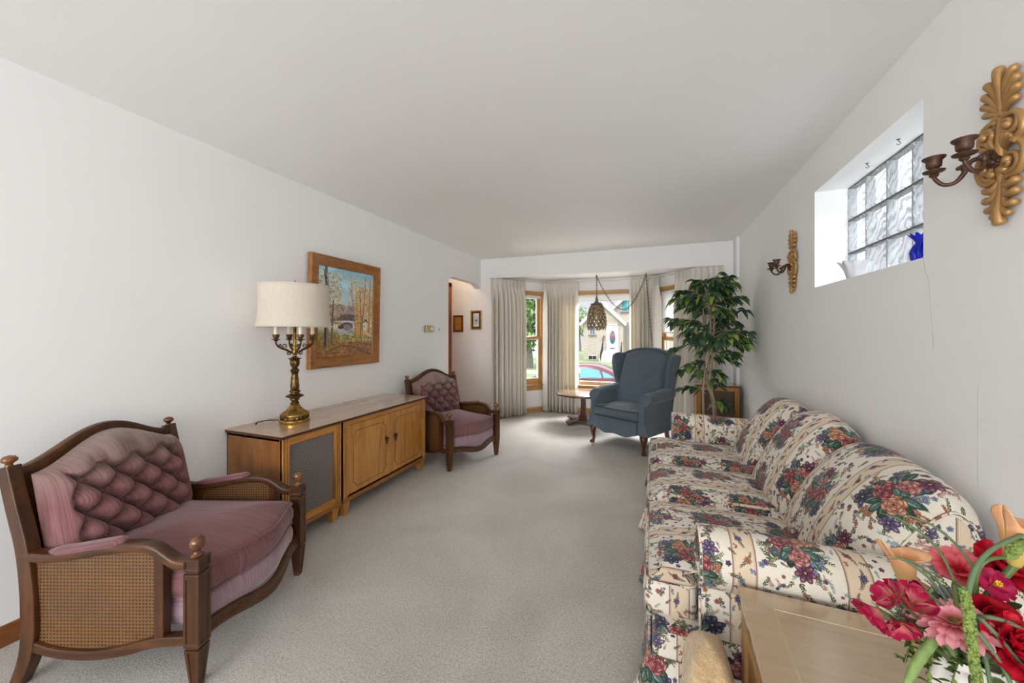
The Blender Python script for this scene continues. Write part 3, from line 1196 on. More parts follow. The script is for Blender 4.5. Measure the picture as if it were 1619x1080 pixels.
b.grid(lambda u, v: (interp([(z, r) for r, z in prof], lerp(.645, .925, v)) * (1 - .004 * abs(math.cos(4 * 2 * PI * u)) ** 40) * math.cos(2 * PI * u),
                     interp([(z, r) for r, z in prof], lerp(.645, .925, v)) * (1 - .004 * abs(math.cos(4 * 2 * PI * u)) ** 40) * math.sin(2 * PI * u), lerp(.645, .925, v)), 144, 20, cu=True)
sh = b.build('lamp_shade', M_SHADE, lamp, smooth=60, solid=.003)
b = MB()
for r, z in ((.2275, .647), (.2115, .923)):
    b.tube([(r * math.cos(a * PI / 48), r * math.sin(a * PI / 48), z) for a in range(96)], .0042, 6, True)
b.build('shade_trim', M_SHADE, sh, smooth=60)
b = MB()
for k in range(3):
    a = k * 2 * PI / 3
    b.tube([(0, 0, .935), (.1 * math.cos(a), .1 * math.sin(a), .93), (.209 * math.cos(a), .209 * math.sin(a), .92)], .002, 5)
b.build('shade_carrier', M_BRASS, sh)
b = MB()
b.tube(spline([(-.085, -.03, .012), (-.105, -.065, .016), (-.125, -.105, .022), (-.155, -.14, .016), (-.175, -.145, .006), (-.20, -.12, .004), (-.228, -.10, .003)], 6), .0032, 6)
b.build('cord', plain('dark_cord', srgb(52, 40, 32), .5), lamp, smooth=60)


# ---------------------------------------------------------------- autumn landscape painting
def paint_landscape():
    rng = np.random.RandomState(4)
    Wd, Ht = 420, 500
    A = np.zeros((Ht, Wd, 3), np.float32)            # row 0 = top here, flipped at the end
    yy, xx = np.mgrid[0:Ht, 0:Wd].astype(np.float32)
    sky = np.clip(yy / 300, 0, 1)[..., None]
    A[:] = np.array([120, 170, 188]) * (1 - sky) + np.array([222, 220, 206]) * sky
    cl = np.sin(xx * .021 + 1.3 * np.sin(yy * .03)) * np.sin(yy * .034 + xx * .008)
    A += np.clip(cl, 0, 1)[..., None] * 40 * (1 - sky)

    def dab(x, y, rx, ry, col, al=1., ang=0.):
        x0, x1 = int(max(0, x - rx - ry - 2)), int(min(Wd, x + rx + ry + 3))
        y0, y1 = int(max(0, y - rx - ry - 2)), int(min(Ht, y + rx + ry + 3))
        if x1 <= x0 or y1 <= y0:
            return
        X, Y = xx[y0:y1, x0:x1] - x, yy[y0:y1, x0:x1] - y
        c, s = math.cos(ang), math.sin(ang)
        d = ((X * c + Y * s) / rx) ** 2 + ((Y * c - X * s) / ry) ** 2
        m = (np.clip(1.4 - d, 0, .4) / .4 * al)[..., None]
        A[y0:y1, x0:x1] = A[y0:y1, x0:x1] * (1 - m) + np.array(col, np.float32) * m

    def scatter(n, xr, yr, cols, rx, ry, al=.9, ang=0.):
        for _ in range(n):
            c = np.array(cols[rng.randint(len(cols))]) * rng.uniform(.85, 1.12)
            dab(rng.uniform(*xr), rng.uniform(*yr), rng.uniform(rx * .5, rx * 1.3), rng.uniform(ry * .5, ry * 1.3), c, al, ang + rng.uniform(-.7, .7))

    # hazy far trees
    scatter(500, (60, 330), (210, 300), [(150, 140, 140), (170, 150, 140), (126, 110, 116), (180, 160, 140)], 12, 9, .55)
    scatter(260, (70, 300), (262, 310), [(108, 84, 84), (130, 96, 84), (90, 84, 80)], 10, 6, .7)
    # ground
    g = np.clip((yy - 330) / 40, 0, 1)[..., None]
    A[:] = A * (1 - g) + np.array([140, 128, 76]) * g
    # water
    for y in range(328, 388):
        hw = 70 - abs(y - 350) * .8
        dab(205, y, hw, 2.2, (150 + (y % 7) * 6, 168 + (y % 5) * 5, 176), .85)
    scatter(60, (150, 260), (330, 370), [(100, 100, 96), (190, 205, 212)], 12, 1.4, .6)
    # bridge
    dab(205, 306, 64, 12, (176, 172, 176))
    dab(205, 300, 70, 4, (206, 202, 206))
    dab(208, 326, 42, 20, (84, 72, 74))
    dab(208, 333, 33, 17, (140, 122, 122))
    dab(160, 330, 20, 12, (78, 62, 60))
    # meadow and fallen leaves
    scatter(1500, (0, 420), (375, 500), [(150, 140, 74), (120, 124, 62), (170, 158, 92), (98, 104, 54), (186, 172, 106)], 11, 3, .8)
    scatter(1100, (0, 420), (420, 500), [(150, 96, 62), (126, 76, 50), (170, 116, 80), (104, 66, 48)], 10, 3, .7)
    scatter(420, (0, 150), (380, 470), [(150, 120, 60), (116, 104, 50), (160, 104, 60)], 9, 3, .7)
    for k in range(70):
        dab(70 + k * 5, 470 - 30 * math.sin(k / 16), 12, 3, (84, 74, 44), .35)

    def trunk(pts, w0, w1, col, light=None):
        n = len(pts)
        for i in range(n - 1):
            for q in range(30):
                f = (i + q / 30) / (n - 1)
                x, y = lerp(pts[i][0], pts[i + 1][0], q / 30), lerp(pts[i][1], pts[i + 1][1], q / 30)
                w = lerp(w0, w1, f)
                dab(x, y, w, 3.2, np.array(col) * rng.uniform(.9, 1.1), 1)
                if light:
                    dab(x + w * .45, y, w * .4, 3, light, .8)

    # leafy crowns
    scatter(650, (0, 160), (20, 330), [(196, 176, 128), (170, 140, 96), (206, 192, 152), (150, 112, 78), (220, 206, 170)], 7, 4, .6)
    scatter(900, (270, 420), (90, 370), [(206, 150, 76), (226, 176, 100), (186, 122, 62), (216, 188, 130), (168, 120, 80)], 7, 5, .65)
    scatter(400, (220, 420), (30, 200), [(214, 184, 140), (226, 200, 160), (190, 150, 110), (170, 176, 160)], 6, 4, .5)
    scatter(320, (270, 400), (300, 390), [(222, 166, 60), (196, 136, 50), (150, 120, 50)], 6, 4, .8)
    # trunks
    trunk([(58, 440), (56, 300), (60, 120), (52, 0)], 15, 9, (62, 54, 52), (150, 140, 130))
    trunk([(100, 425), (98, 320), (104, 180)], 7, 4, (74, 62, 58), (160, 146, 132))
    trunk([(36, 20), (60, 150)], 3, 5, (78, 66, 62))
    trunk([(285, 370), (268, 260), (244, 150), (236, 20)], 6, 3, (120, 104, 92), (214, 204, 184))
    trunk([(334, 420), (338, 300), (352, 120), (360, 20)], 8, 4, (106, 90, 78), (222, 208, 180))
    trunk([(318, 400), (322, 280), (310, 120)], 4, 2, (96, 78, 66))
    trunk([(396, 430), (392, 280), (398, 100), (402, 10)], 7, 4, (110, 92, 78), (210, 196, 170))
    for (x, y, a, L) in ((244, 150, -2.2, 80), (250, 180, -.8, 70), (238, 120, -2.6, 70), (262, 240, -2.5, 80), (350, 140, -2.2, 60), (352, 160, -.9, 50), (58, 150, -.6, 70), (56, 200, -2.4, 55), (398, 160, -2.3, 60), (236, 80, -.7, 60)):
        for q in range(40):
            dab(x + L * q / 40 * math.cos(a + .3 * q / 40), y + L * q / 40 * math.sin(a + .3 * q / 40), 1.6 * (1 - q / 50), 1.6, (112, 96, 86), .85)
    # white cottage and path
    for y in range(300, 352):
        dab(357, y, 16, 2, (206, 202, 186))
    for q in range(24):
        dab(345 + q * 1.2, 300 - (12 - abs(q - 12)) * 1.4, 4, 4, (60, 72, 60))
    dab(352, 326, 4, 6, (110, 104, 96))
    for q in range(30):
        dab(352 + q * 2.4, 362 + q * .9, 16, 4, (196, 176, 150), .7)
    scatter(160, (20, 410), (0, 110), [(196, 206, 200), (170, 190, 190), (206, 186, 140)], 6, 3, .45)
    A *= 1.12
    A += rng.normal(0, 5, A.shape)
    return A[::-1]


IM_LAND = img('autumn_landscape', paint_landscape())
t = NT('oil_painting')
tc = t.n('ShaderNodeTexCoord')
ti = t.n('ShaderNodeTexImage', image=IM_LAND)
t.t.links.new(tc.outputs['UV'], ti.inputs[0])
t.bsdf(ti.outputs[0], .45, 0)
t.bump(t.noise(t.obj(), 130, 3), .2, .002)
M_ART = t.mat

M_FRAME = wood('picture_frame_wood', srgb(116, 68, 26), srgb(152, 98, 44), srgb(178, 122, 62), 'y', .3)


def frame_on(t, w, h, sec, mat, name='frame'):
    """mitred moulding: sec is (inward distance from the outer edge, height off the wall); local y along wall, z up, x out"""
    b = MB()
    n = len(sec)
    loops = []
    for sx, sz in ((-1, -1), (1, -1), (1, 1), (-1, 1)):
        loops.append([(o, sx * (w / 2 - i), sz * (h / 2 - i)) for i, o in sec])
    vs = [p for L in loops for p in L]
    fs = []
    for k in range(4):
        for j in range(n - 1):
            a, c = k * n, ((k + 1) % 4) * n
            fs.append((a + j, c + j, c + j + 1, a + j + 1))
    b.add(vs, fs)
    return b.build(name, mat, t, smooth=30)


def flat_art(t, w, h, x, mat, name='canvas'):
    b = MB()
    b.add([(x, -w / 2, -h / 2), (x, w / 2, -h / 2), (x, w / 2, h / 2), (x, -w / 2, h / 2)], [(0, 1, 2, 3)], [[(0, 0), (1, 0), (1, 1), (0, 1)]])
    b.bx((x - .012, -w / 2, -h / 2), (x - .001, w / 2, h / 2))
    return b.build(name, mat, t)


t = thing('framed_painting', 'framed autumn woodland and river painting on the white wall above the cabinets', 'painting', (XL, 2.54, 1.471))
t.rotation_euler = (0, math.radians(1.2), 0)
t.location.x = XL + .012
frame_on(t, .785, .915, [(0, 0), (0, .030), (.006, .036), (.018, .036), (.024, .031), (.066, .020), (.072, .022), (.082, .020), (.088, .012), (.088, .006)], M_FRAME)
flat_art(t, .785 - .17, .915 - .17, .013, M_ART)

# brass door chime and white thermostat
t = thing('door_chime', 'small gold-coloured metal box on the wall left of the archway', 'door chime', (XL - .003, 3.83, 1.345))
b = MB()
b.bx((0, -.085, -.038), (.035, .06, .038))
b.build('chime_cover', brass_mat('satin_gold', srgb(190, 176, 128), srgb(150, 136, 90), .35), t, bevel=.004)
b = MB()
b.lathe([(0, .034), (.024, .034), (.026, .038), (.02, .044), (.008, .046), (0, .046)], 24, (0, 0.022, 0), Matrix.Rotation(PI / 2, 3, 'Y'))
b.lathe([(0, .034), (.01, .034), (.01, .04), (0, .042)], 16, (0, .062, -.022), Matrix.Rotation(PI / 2, 3, 'Y'))
b.build('chime_dial', M_IVORY, t, smooth=40)
t = thing('thermostat', 'white thermostat on the wall between the gold box and the archway', 'thermostat', (XL - .003, 4.015, 1.335))
b = MB()
b.bx((0, -.055, -.045), (.022, .06, .045))
b.build('cover', M_VINYL, t, bevel=.006, seg=3)
b = MB()
b.bx((.021, .015, -.012), (.0235, .035, .02))
b.build('display', plain('grey_display', srgb(140, 144, 146), .3), t)


# two little frames on the far wall of the hall
def small_pic(name, cols, seed):
    t = NT(name)
    v = t.obj((1, 1, 1))
    s = t.sep(v)
    r = t.math('SQRT', t.math('ADD', t.math('MULTIPLY', t.math('POWER', s[1], 2.), 1.6), t.math('POWER', t.math('ADD', s[2], .012), 2.)))
    n = t.noise(v, 60, 2)
    t.bsdf(t.ramp(t.math('ADD', r, t.math('MULTIPLY', t.math('SUBTRACT', n, .5), .03)), cols), .5, 0)
    return t.mat


t = thing('picture', 'small narrow picture in a gold frame beside the tall curtain', 'picture', (-2.60, YF, 1.50), -PI / 2)
frame_on(t, .19, .30, [(0, 0), (0, .016), (.008, .02), (.02, .016), (.022, .012)], brass_mat('gold_leaf', srgb(190, 160, 96), srgb(140, 106, 56), .35), 'outer_frame')
frame_on(t, .146, .256, [(0, .004), (0, .013), (.022, .011), (.022, .005)], plain('dark_inner_frame', srgb(70, 46, 26), .4), 'inner_frame')
flat_art(t, .104, .214, .006, small_pic('pale_print', [(.0, srgb(60, 60, 66)), (.012, srgb(40, 40, 46)), (.022, srgb(206, 204, 202)), (.05, srgb(196, 194, 194)), (.09, srgb(222, 220, 216))], 1), 'print')
t = thing('picture', 'small orange-brown wooden picture inside the archway beside the door', 'picture', (-2.92, YF, 1.445), -PI / 2)
frame_on(t, .175, .265, [(0, 0), (0, .018), (.01, .02), (.03, .012), (.03, .006)], plain('dark_amber_frame', srgb(104, 58, 14), .35), 'frame')
flat_art(t, .12, .21, .008, small_pic('amber_panel', [(.0, srgb(120, 66, 16)), (.014, srgb(146, 88, 24)), (.025, srgb(190, 128, 44)), (.08, srgb(184, 122, 40))], 2), 'panel')
# ================================================================ curtains, swag lamp, wing chair, pedestal table, indoor tree, far speaker cabinet
def drape_cloth(name, lo, hi):
    t = NT(name)
    v = t.obj((1, 1, .05))
    n = t.noise(v, 26, 3)
    w = t.noise(t.obj((400, 400, 30)), 1, 2)
    t.bsdf(t.mix(t.math('MULTIPLY', w, .25), t.ramp(n, [(.3, lo), (.7, hi)]), lo), .8, 0, Specular_IOR_Level=.2, Sheen_Weight=.2)
    tl = t.n('ShaderNodeBsdfTranslucent', Color=srgb(238, 231, 212))
    mx = t.n('ShaderNodeMixShader')
    mx.inputs[0].default_value = .14
    t.t.links.new(t.b.outputs[0], mx.inputs[1])
    t.t.links.new(tl.outputs[0], mx.inputs[2])
    t.t.links.new(mx.outputs[0], t.out.inputs[0])
    return t.mat


M_DRAPE = drape_cloth('ivory_drape', srgb(224, 219, 208), srgb(241, 237, 227))
M_TRACK = plain('white_track', srgb(214, 214, 210), .4, .1)


def curtain(label, path, seed, npl, amp=.036, ztop=2.128, zbot=.018, flare=0.0):
    """pinch-pleated drape hung along a plan path"""
    rng = random.Random(seed)
    P = [V3((p[0], p[1], 0)) for p in spline(path, 12)]
    S = [0]
    for a, b in zip(P, P[1:]):
        S.append(S[-1] + (b - a).length)
    L = S[-1]

    def at(q):
        q = max(0, min(1, q)) * L
        for i in range(len(S) - 1):
            if q <= S[i + 1] + 1e-9:
                f = (q - S[i]) / max(1e-9, S[i + 1] - S[i])
                d = (P[min(i + 2, len(P) - 1)] - P[max(i - 1, 0)]).normalized()
                return P[i].lerp(P[i + 1], f), V3((d.y, -d.x, 0))
    ph = [rng.uniform(-.5, .5) for _ in range(npl + 2)]
    am = [rng.uniform(.8, 1.3) for _ in range(npl + 2)]
    zs = [0, .03, .06, .09, .105, .13, .17, .24, .36, .55, .8, 1.1, 1.4, 1.7, 1.95, ztop - zbot]
    nu = npl * 14

    def fn(u, v):
        h = zs[int(round(v * (len(zs) - 1)))]          # distance below the top
        z = ztop - h
        k = u * npl
        i = int(min(k, npl - 1e-6))
        f = k - i
        low = min(1, max(0, (h - .1) / .5))
        wob = ph[i] * low * .22
        fall = (.5 - .5 * math.cos(2 * PI * min(1, max(0, f + wob * math.sin(PI * f))))) - .5
        # header: three small pinched folds, flat between
        g = (f - .5) / .17
        pin = (.5 + .5 * math.cos(2 * PI * g * 1.5)) * .6 if abs(g) < 1 else -.25
        pin = pin * 1.0
        if h < .105:
            w = lerp(pin * .8, pin, h / .105)
        else:
            w = lerp(pin * .7, fall * 2 * am[i], min(1, (h - .105) / .22))
        depth = w * amp * lerp(1, 1.35, low)
        q = (u - .5) * (1 + flare * low) + .5
        p, n = at(u)
        d = at(1)[0] - at(0)[0]
        p = p + d * ((q - u) * 1)
        return tuple(p + n * depth + V3((0, 0, z)))
    b = MB()
    b.grid(fn, nu, len(zs) - 1)
    o = b.build('curtain', M_DRAPE, smooth=180, solid=.0016)
    return tag(o, label, 'curtain', 'pleated ivory curtains of the bay')


curtain('tall ivory pleated curtain at the left end of the bay, beside the small gold-framed picture', [(-2.32, 5.20), (-2.23, 5.215), (-2.15, 5.275), (-2.0, 5.49), (-1.905, 5.62)], 3, 9, .052)
curtain('ivory curtain hanging between the tree-view window and the wide middle window', [(-1.665, 5.895), (-1.63, 5.93), (-1.56, 5.955), (-1.42, 5.96), (-1.13, 5.96)], 5, 9, .048)
curtain('ivory curtain right of the hanging pierced lamp, behind the blue wing chair', [(-.345, 5.96), (-.2, 5.96), (-.06, 5.955), (.02, 5.90), (.06, 5.83)], 8, 8, .048)
curtain('ivory curtain at the right end of the bay, behind the leafy indoor tree', [(.275, 5.535), (.365, 5.41), (.47, 5.27), (.58, 5.215), (.70, 5.20), (.80, 5.20)], 11, 10, .046)
b = MB()
trk = [(-2.35, 5.235), (-2.25, 5.25), (-1.655, 6.0), (-1.62, 6.02), (0.0, 6.02), (.035, 6.0), (.60, 5.26), (.81, 5.235)]
b.bar([(x, y, 2.134) for x, y in trk], [(-.012, -.012), (.012, -.012), (.012, .004), (-.012, .004)])
tag(b.build('curtain_track', M_TRACK), 'thin white curtain track running round the top of the bay', 'curtain track')

# ---------------------------------------------------------------- pierced swag lamp on a chain
def pierced_metal():
    t = NT('pierced_bronze')
    uv = t.n('ShaderNodeTexCoord').outputs['UV']
    s = t.sep(uv)
    n = t.noise(t.obj(), 40, 3)
    t.bsdf(t.ramp(n, [(.35, srgb(112, 96, 78)), (.6, srgb(158, 138, 108)), (.75, srgb(186, 164, 124))]), .45, .55)
    u = t.math('MULTIPLY', s[0], 14.)
    v = t.math('MULTIPLY', s[1], 7.)
    row = t.math('FLOOR', v)
    u2 = t.math('ADD', u, t.math('MULTIPLY', t.math('MODULO', row, 2.), .5))
    fu = t.math('ABSOLUTE', t.math('SUBTRACT', t.math('FRACT', u2), .5))
    fv = t.math('ABSOLUTE', t.math('SUBTRACT', t.math('FRACT', v), .5))
    d = t.math('ADD', t.math('POWER', t.math('MULTIPLY', fu, 3.1), 2.), t.math('POWER', t.math('MULTIPLY', fv, 2.6), 2.))
    hole = t.math('LESS_THAN', d, t.ramp(s[1], [(.5, (.95, .95, .95, 1)), (.72, (.42, .42, .42, 1)), (.86, (.05, .05, .05, 1))]))
    tr = t.n('ShaderNodeBsdfTransparent')
    mx = t.n('ShaderNodeMixShader')
    t.put(mx.inputs[0], hole)
    t.t.links.new(t.b.outputs[0], mx.inputs[1])
    t.t.links.new(tr.outputs[0], mx.inputs[2])
    t.t.links.new(mx.outputs[0], t.out.inputs[0])
    return t.mat


M_CHAIN = plain('bronze_chain', srgb(104, 92, 72), .45, .7, .2)
swag = thing('swag_lamp', 'pierced bronze lantern lamp hanging on a looped chain in the bay window', 'hanging lamp', (-.80, 5.72, 2.165))
b = MB()
pr = [(.132, -.835), (.142, -.775), (.147, -.715), (.146, -.655), (.138, -.585), (.118, -.515), (.096, -.465), (.080, -.44)]


def body(u, v):
    z = lerp(-.835, -.44, v)
    r = interp([(q[1], q[0]) for q in pr], z)
    if v < .12:
        z += .034 * abs(math.sin(u * 2 * PI * 4.5)) ** 1.5 * (1 - v / .12)
    return (r * math.cos(2 * PI * u), r * math.sin(2 * PI * u), z)


b.grid(body, 108, 24, cu=True, uv=lambda u, v: (u, v))
b.build('pierced_shade', pierced_metal(), swag, smooth=60, solid=.004)
b = MB()
b.lathe([(.078, -.443), (.092, -.437), (.093, -.429), (.06, -.423), (.04, -.41), (.026, -.395), (.020, -.365), (.024, -.357), (.016, -.345), (.013, -.32), (.006, -.313), (0, -.311)], 28)
b.build('cap', plain('grey_bronze_cap', srgb(112, 104, 98), .4, .6), swag, smooth=40)
b = MB()
b.lathe([(0, -.40), (.018, -.40), (.020, -.47), (.03, -.50), (.042, -.55), (.036, -.60), (0, -.62)], 20)
b.build('bulb', plain('amber_glass_bulb', srgb(206, 186, 120), .2, 0, .05), swag, smooth=60)


def chain(b, path, step=.026, r=.0034, ln=.0175, wd=.0085):
    P = [V3(p) for p in path]
    acc = 0
    k = 0
    for a, c in zip(P, P[1:]):
        seg = (c - a).length
        d = (c - a).normalized()
        while acc < seg:
            o = a + d * acc
            side = d.cross(V3((0, 0, 1)))
            if side.length < .1:
                side = V3((1, 0, 0))
            side.normalize()
            side = side if k % 2 else d.cross(side).normalized()
            pts = []
            for i in range(10):
                an = 2 * PI * i / 10
                pts.append(o + d * (ln * math.cos(an)) + side * (wd * math.sin(an)))
            b.tube(pts, r, 5, True)
            k += 1
            acc += step
        acc -= seg


HK2 = (.70, .06, -.005)
b = MB()
chain(b, [(0, 0, -.02), (0, 0, -.31)])
sw = []
for i in range(25):
    q = i / 24
    x = lerp(0, HK2[0], q)
    z = lerp(-.02, -.03, q) - .50 * (1 - (abs(q - .55) / (.55 if q < .55 else .45)) ** 1.8)
    sw.append((x, lerp(0, HK2[1], q), z))
chain(b, sw)
chain(b, [(HK2[0], HK2[1], -.03), (HK2[0] + .045, HK2[1] - .01, -.6), (HK2[0] + .09, HK2[1] - .02, -1.1), (HK2[0] + .13, HK2[1] - .02, -1.7)])
b.build('chain', M_CHAIN, swag, smooth=60)
for hx, hy in ((0, 0), HK2[:2]):
    b = MB()
    b.lathe([(.004, 0), (.012, 0), (.010, -.006), (.003, -.008), (.003, -.012), (0, -.012)], 12, (hx, hy, 0))
    b.tube([(hx + .011 * math.sin(a), hy, -.022 + .011 * math.cos(a)) for a in [i * .55 for i in range(0, 10)]], .0028, 6)
    b.build('ceiling_hook', M_CHAIN, swag, smooth=60)

# ---------------------------------------------------------------- blue wing chair
def blue_weave():
    t = NT('slate_blue_weave')
    v = t.obj((1, 1, 1))
    s = t.sep(v)
    k = 1 / .022
    a = t.math('FRACT', t.math('MULTIPLY', t.math('ADD', s[1], t.math('MULTIPLY', s[2], 1.1)), k))
    c = t.math('FRACT', t.math('MULTIPLY', t.math('SUBTRACT', s[1], t.math('MULTIPLY', s[2], 1.1)), k))
    d = t.math('MULTIPLY', t.math('GREATER_THAN', a, .22), t.math('GREATER_THAN', c, .22))
    n = t.noise(t.obj((260, 260, 260)), 1, 2)
    m = t.noise(v, 4, 3)
    col = t.ramp(t.math('ADD', t.math('MULTIPLY', n, .6), t.math('MULTIPLY', m, .4)), [(.3, srgb(74, 87, 97)), (.7, srgb(106, 120, 130))])
    col = t.mix(t.math('MULTIPLY', t.math('SUBTRACT', 1., d), .4), col, srgb(66, 76, 86))
    t.bsdf(col, .88, 0, Specular_IOR_Level=.15, Sheen_Weight=.25)
    t.bump(t.math('ADD', n, d), .25, .003)
    return t.mat


M_BLUE = blue_weave()
M_PIPE = plain('dark_blue_piping', srgb(58, 68, 78), .85)
M_CAB = wood('mahogany_leg', srgb(48, 22, 12), srgb(78, 40, 22), srgb(104, 58, 32), 'z', .28, 1, .5, .2)


def slab(b, outline, layers, place):
    """rounded slab from an outline: layers of (inset, height); place(a, c, h) gives the 3D point"""
    cx = sum(p[0] for p in outline) / len(outline)
    cy = sum(p[1] for p in outline) / len(outline)
    n = len(outline)
    loops = []
    for ins, h in layers:
        L = []
        for i, (x, y) in enumerate(outline):
            if ins >= 1:
                k = 2 - ins
                q = (cx + (x - cx) * k, cy + (y - cy) * k)
            else:
                a, c = outline[i - 1], outline[(i + 1) % n]
                tx, ty = c[0] - a[0], c[1] - a[1]
                l = math.hypot(tx, ty) or 1
                q = (x - ty / l * ins, y + tx / l * ins)       # outline runs anticlockwise
            L.append(place(q[0], q[1], h))
        loops.append(L)
    b.loft(loops, None, True, True)


wc = thing('wing_chair', 'slate blue upholstered wing chair with dark cabriole legs in front of the bay window', 'armchair', (-.38, 4.355, 0), math.atan2(-.877, -.48))
# body under the seat
b = MB()
o = spline([(-.60, -.31), (-.3, -.345), (-.02, -.355), (-.005, -.28), (.02, 0), (-.005, .28), (-.02, .355), (-.3, .345), (-.60, .31), (-.62, 0)], 5, True)
slab(b, o, [(1.6, .185), (.02, .188), (0, .20), (0, .30), (.004, .335), (1.6, .345)], lambda a, c, h: (a, c, h))
b.build('seat_base', M_BLUE, wc, smooth=60)
b = MB()


def val(u, v):
    y = lerp(-.272, .262, u)
    zb = .185 - .022 * math.sin(PI * u) ** .8 + .010 * math.cos(4 * PI * u)
    z = lerp(.338, zb, v)
    x = .030 + .012 * math.sin(PI * u) + v * .006 + .006 * math.sin(5 * u + 6 * v) * math.sin(PI * u)
    return (x, y, z)


b.grid(val, 30, 10)
b.build('front_valance', M_BLUE, wc, smooth=180, solid=.012)
# loose seat cushion
b = MB()
o = spline([(-.47, -.27), (-.2, -.275), (.02, -.276), (.045, -.25), (.055, 0), (.045, .25), (.02, .276), (-.2, .275), (-.47, .27), (-.48, 0)], 5, True)
lay = [(1.6, .342), (.03, .342), (.008, .348), (0, .358), (-.006, .395), (0, .432), (.006, .442), (.03, .450), (.09, .460), (1.5, .470), (1.8, .474), (1.999, .475)]
slab(b, o, lay, lambda a, c, h: (a, c, h))
sc = b.build('seat_cushion', M_BLUE, wc, smooth=70)
for z in (.440, .350):
    b = MB()
    b.tube([(x + .002, y, z) for x, y in o], .0055, 6, True)
    b.build('piping', M_PIPE, sc, smooth=60)
# arms: scrolled front outline swept back
for sg in (-1, 1):
    fr = [(.272, .20), (.275, .40), (.282, .50), (.268, .545), (.262, .585), (.272, .618), (.30, .640), (.335, .645), (.372, .635), (.398, .608), (.402, .578), (.390, .548), (.364, .53), (.344, .50), (.344, .42), (.364, .32), (.388, .24), (.395, .20)]
    o = spline(fr, 3, True)
    o = [(y, z) for y, z in o]
    o = o[::-1] if sg > 0 else [(-y, z) for y, z in o]
    loops = []
    for x, ins in ((.030, .02), (.038, .012), (.036, .004), (.028, 0), (0, 0), (-.12, 0), (-.25, 0), (-.38, 0), (-.50, .004), (-.58, .01)):
        L = []
        n = len(o)
        cy_ = .33 * sg
        for i, (y, z) in enumerate(o):
            k = 1 - ins / .06
            zz = max(z, .20)
            top = max(0, (zz - .5) / .14)
            lift = top * (.012 * math.sin(max(0, -x) / .58 * PI) - .014 * max(0, (x + .08) / .1)) + top * max(0, (-x - .35)) * .12
            L.append((x - top * .085 * max(0, min(1, (x + .14) / .14)), cy_ + (y - cy_) * k, (.41 + (zz - .41) * (1 - ins * .5)) + lift))
        loops.append(L)
    b = MB()
    b.loft(loops, None, True, True)
    b.build('arm', M_BLUE, wc, smooth=60)
# back
b = MB()


def backf(u, v):
    y = lerp(-.30, .30, u)
    ztop = 1.115 - .085 * (abs(y) / .30) ** 2.2
    z = lerp(.40, ztop, v)
    q = (z - .40) / .7
    xb = lerp(-.50, -.715, q)
    e = math.sqrt(max(0, (1 - abs(2 * u - 1) ** 8) * (1 - max(0, 2 * v - 1) ** 10)))
    bulge = .055 * math.sin(PI * min(1, .12 + v * .86)) + .045
    return (xb + e * (.07 + bulge), y, z)


b.grid(backf, 36, 36)
b.build('back', M_BLUE, wc, smooth=180)
b = MB()
b.grid(lambda u, v: (lerp(-.60, -.735, v) - .012 * math.sin(PI * u), lerp(-.34, .34, u) * lerp(.95, 1, v), lerp(.19, 1.112 - .085 * (abs(2 * u - 1)) ** 2.2, v)), 24, 20)
b.build('outside_back', M_BLUE, wc, smooth=180, solid=.02)
b = MB()
b.grid(lambda u, v: (lerp(-.725, -.62 + .0, v) , lerp(-.33, .33, u), 1.108 - .085 * (abs(2 * u - 1)) ** 2.2 + .004 * math.sin(PI * v)), 24, 4)
b.build('back_top', M_BLUE, wc, smooth=180, solid=.016)
# wings
for sg in (-1, 1):
    o = spline([(-.50, .585), (-.482, .66), (-.462, .76), (-.452, .86), (-.458, .95), (-.495, 1.02), (-.565, 1.043), (-.66, 1.035), (-.73, 1.02), (-.715, .9), (-.68, .75), (-.64, .60), (-.56, .575)], 4, True)

    def place(a, c, h, sg=sg):
        fl = .045 * max(0, (c - .6) / .45) * (1 + .6 * max(0, (a + .62) / .25))
        return (a, sg * (.292 + h + fl), c)
    b = MB()
    slab(b, o, [(1.5, .0), (.03, .0), (.008, .005), (0, .016), (0, .040), (.008, .052), (.03, .056), (1.5, .056)], place)
    wg = b.build('wing', M_BLUE, wc, smooth=70)
    b = MB()
    b.tube([place(a, c, .010) for a, c in o[:30]], .006, 6)
    b.build('piping', M_BLUE, wg, smooth=60)
# cabriole front legs, plain back legs
for sg in (-1, 1):
    b = MB()
    loops = []
    for z, r, ox in ((.205, .042, -.012), (.18, .043, .0), (.15, .036, .008), (.115, .026, .006), (.08, .0195, 0), (.05, .0165, -.002), (.032, .018, .003), (.02, .026, .012), (.010, .030, .016), (0, .024, .014)):
        loops.append([(ox + r * math.cos(2 * PI * i / 16) * (1.12 if math.cos(2 * PI * i / 16) > 0 else .9), sg * (.325 + (ox) * .7) + r * math.sin(2 * PI * i / 16), z) for i in range(16)])
    b.loft(loops, None, True, True)
    b.build('front_leg', M_CAB, wc, smooth=60)
    b = MB()
    b.bar([(-.66, sg * .27, 0), (-.60, sg * .275, .1), (-.57, sg * .28, .20)], rrect(.04, .04, .006, 2), up=(1, 0, 0))
    b.build('back_leg', M_CAB, wc, smooth=40)

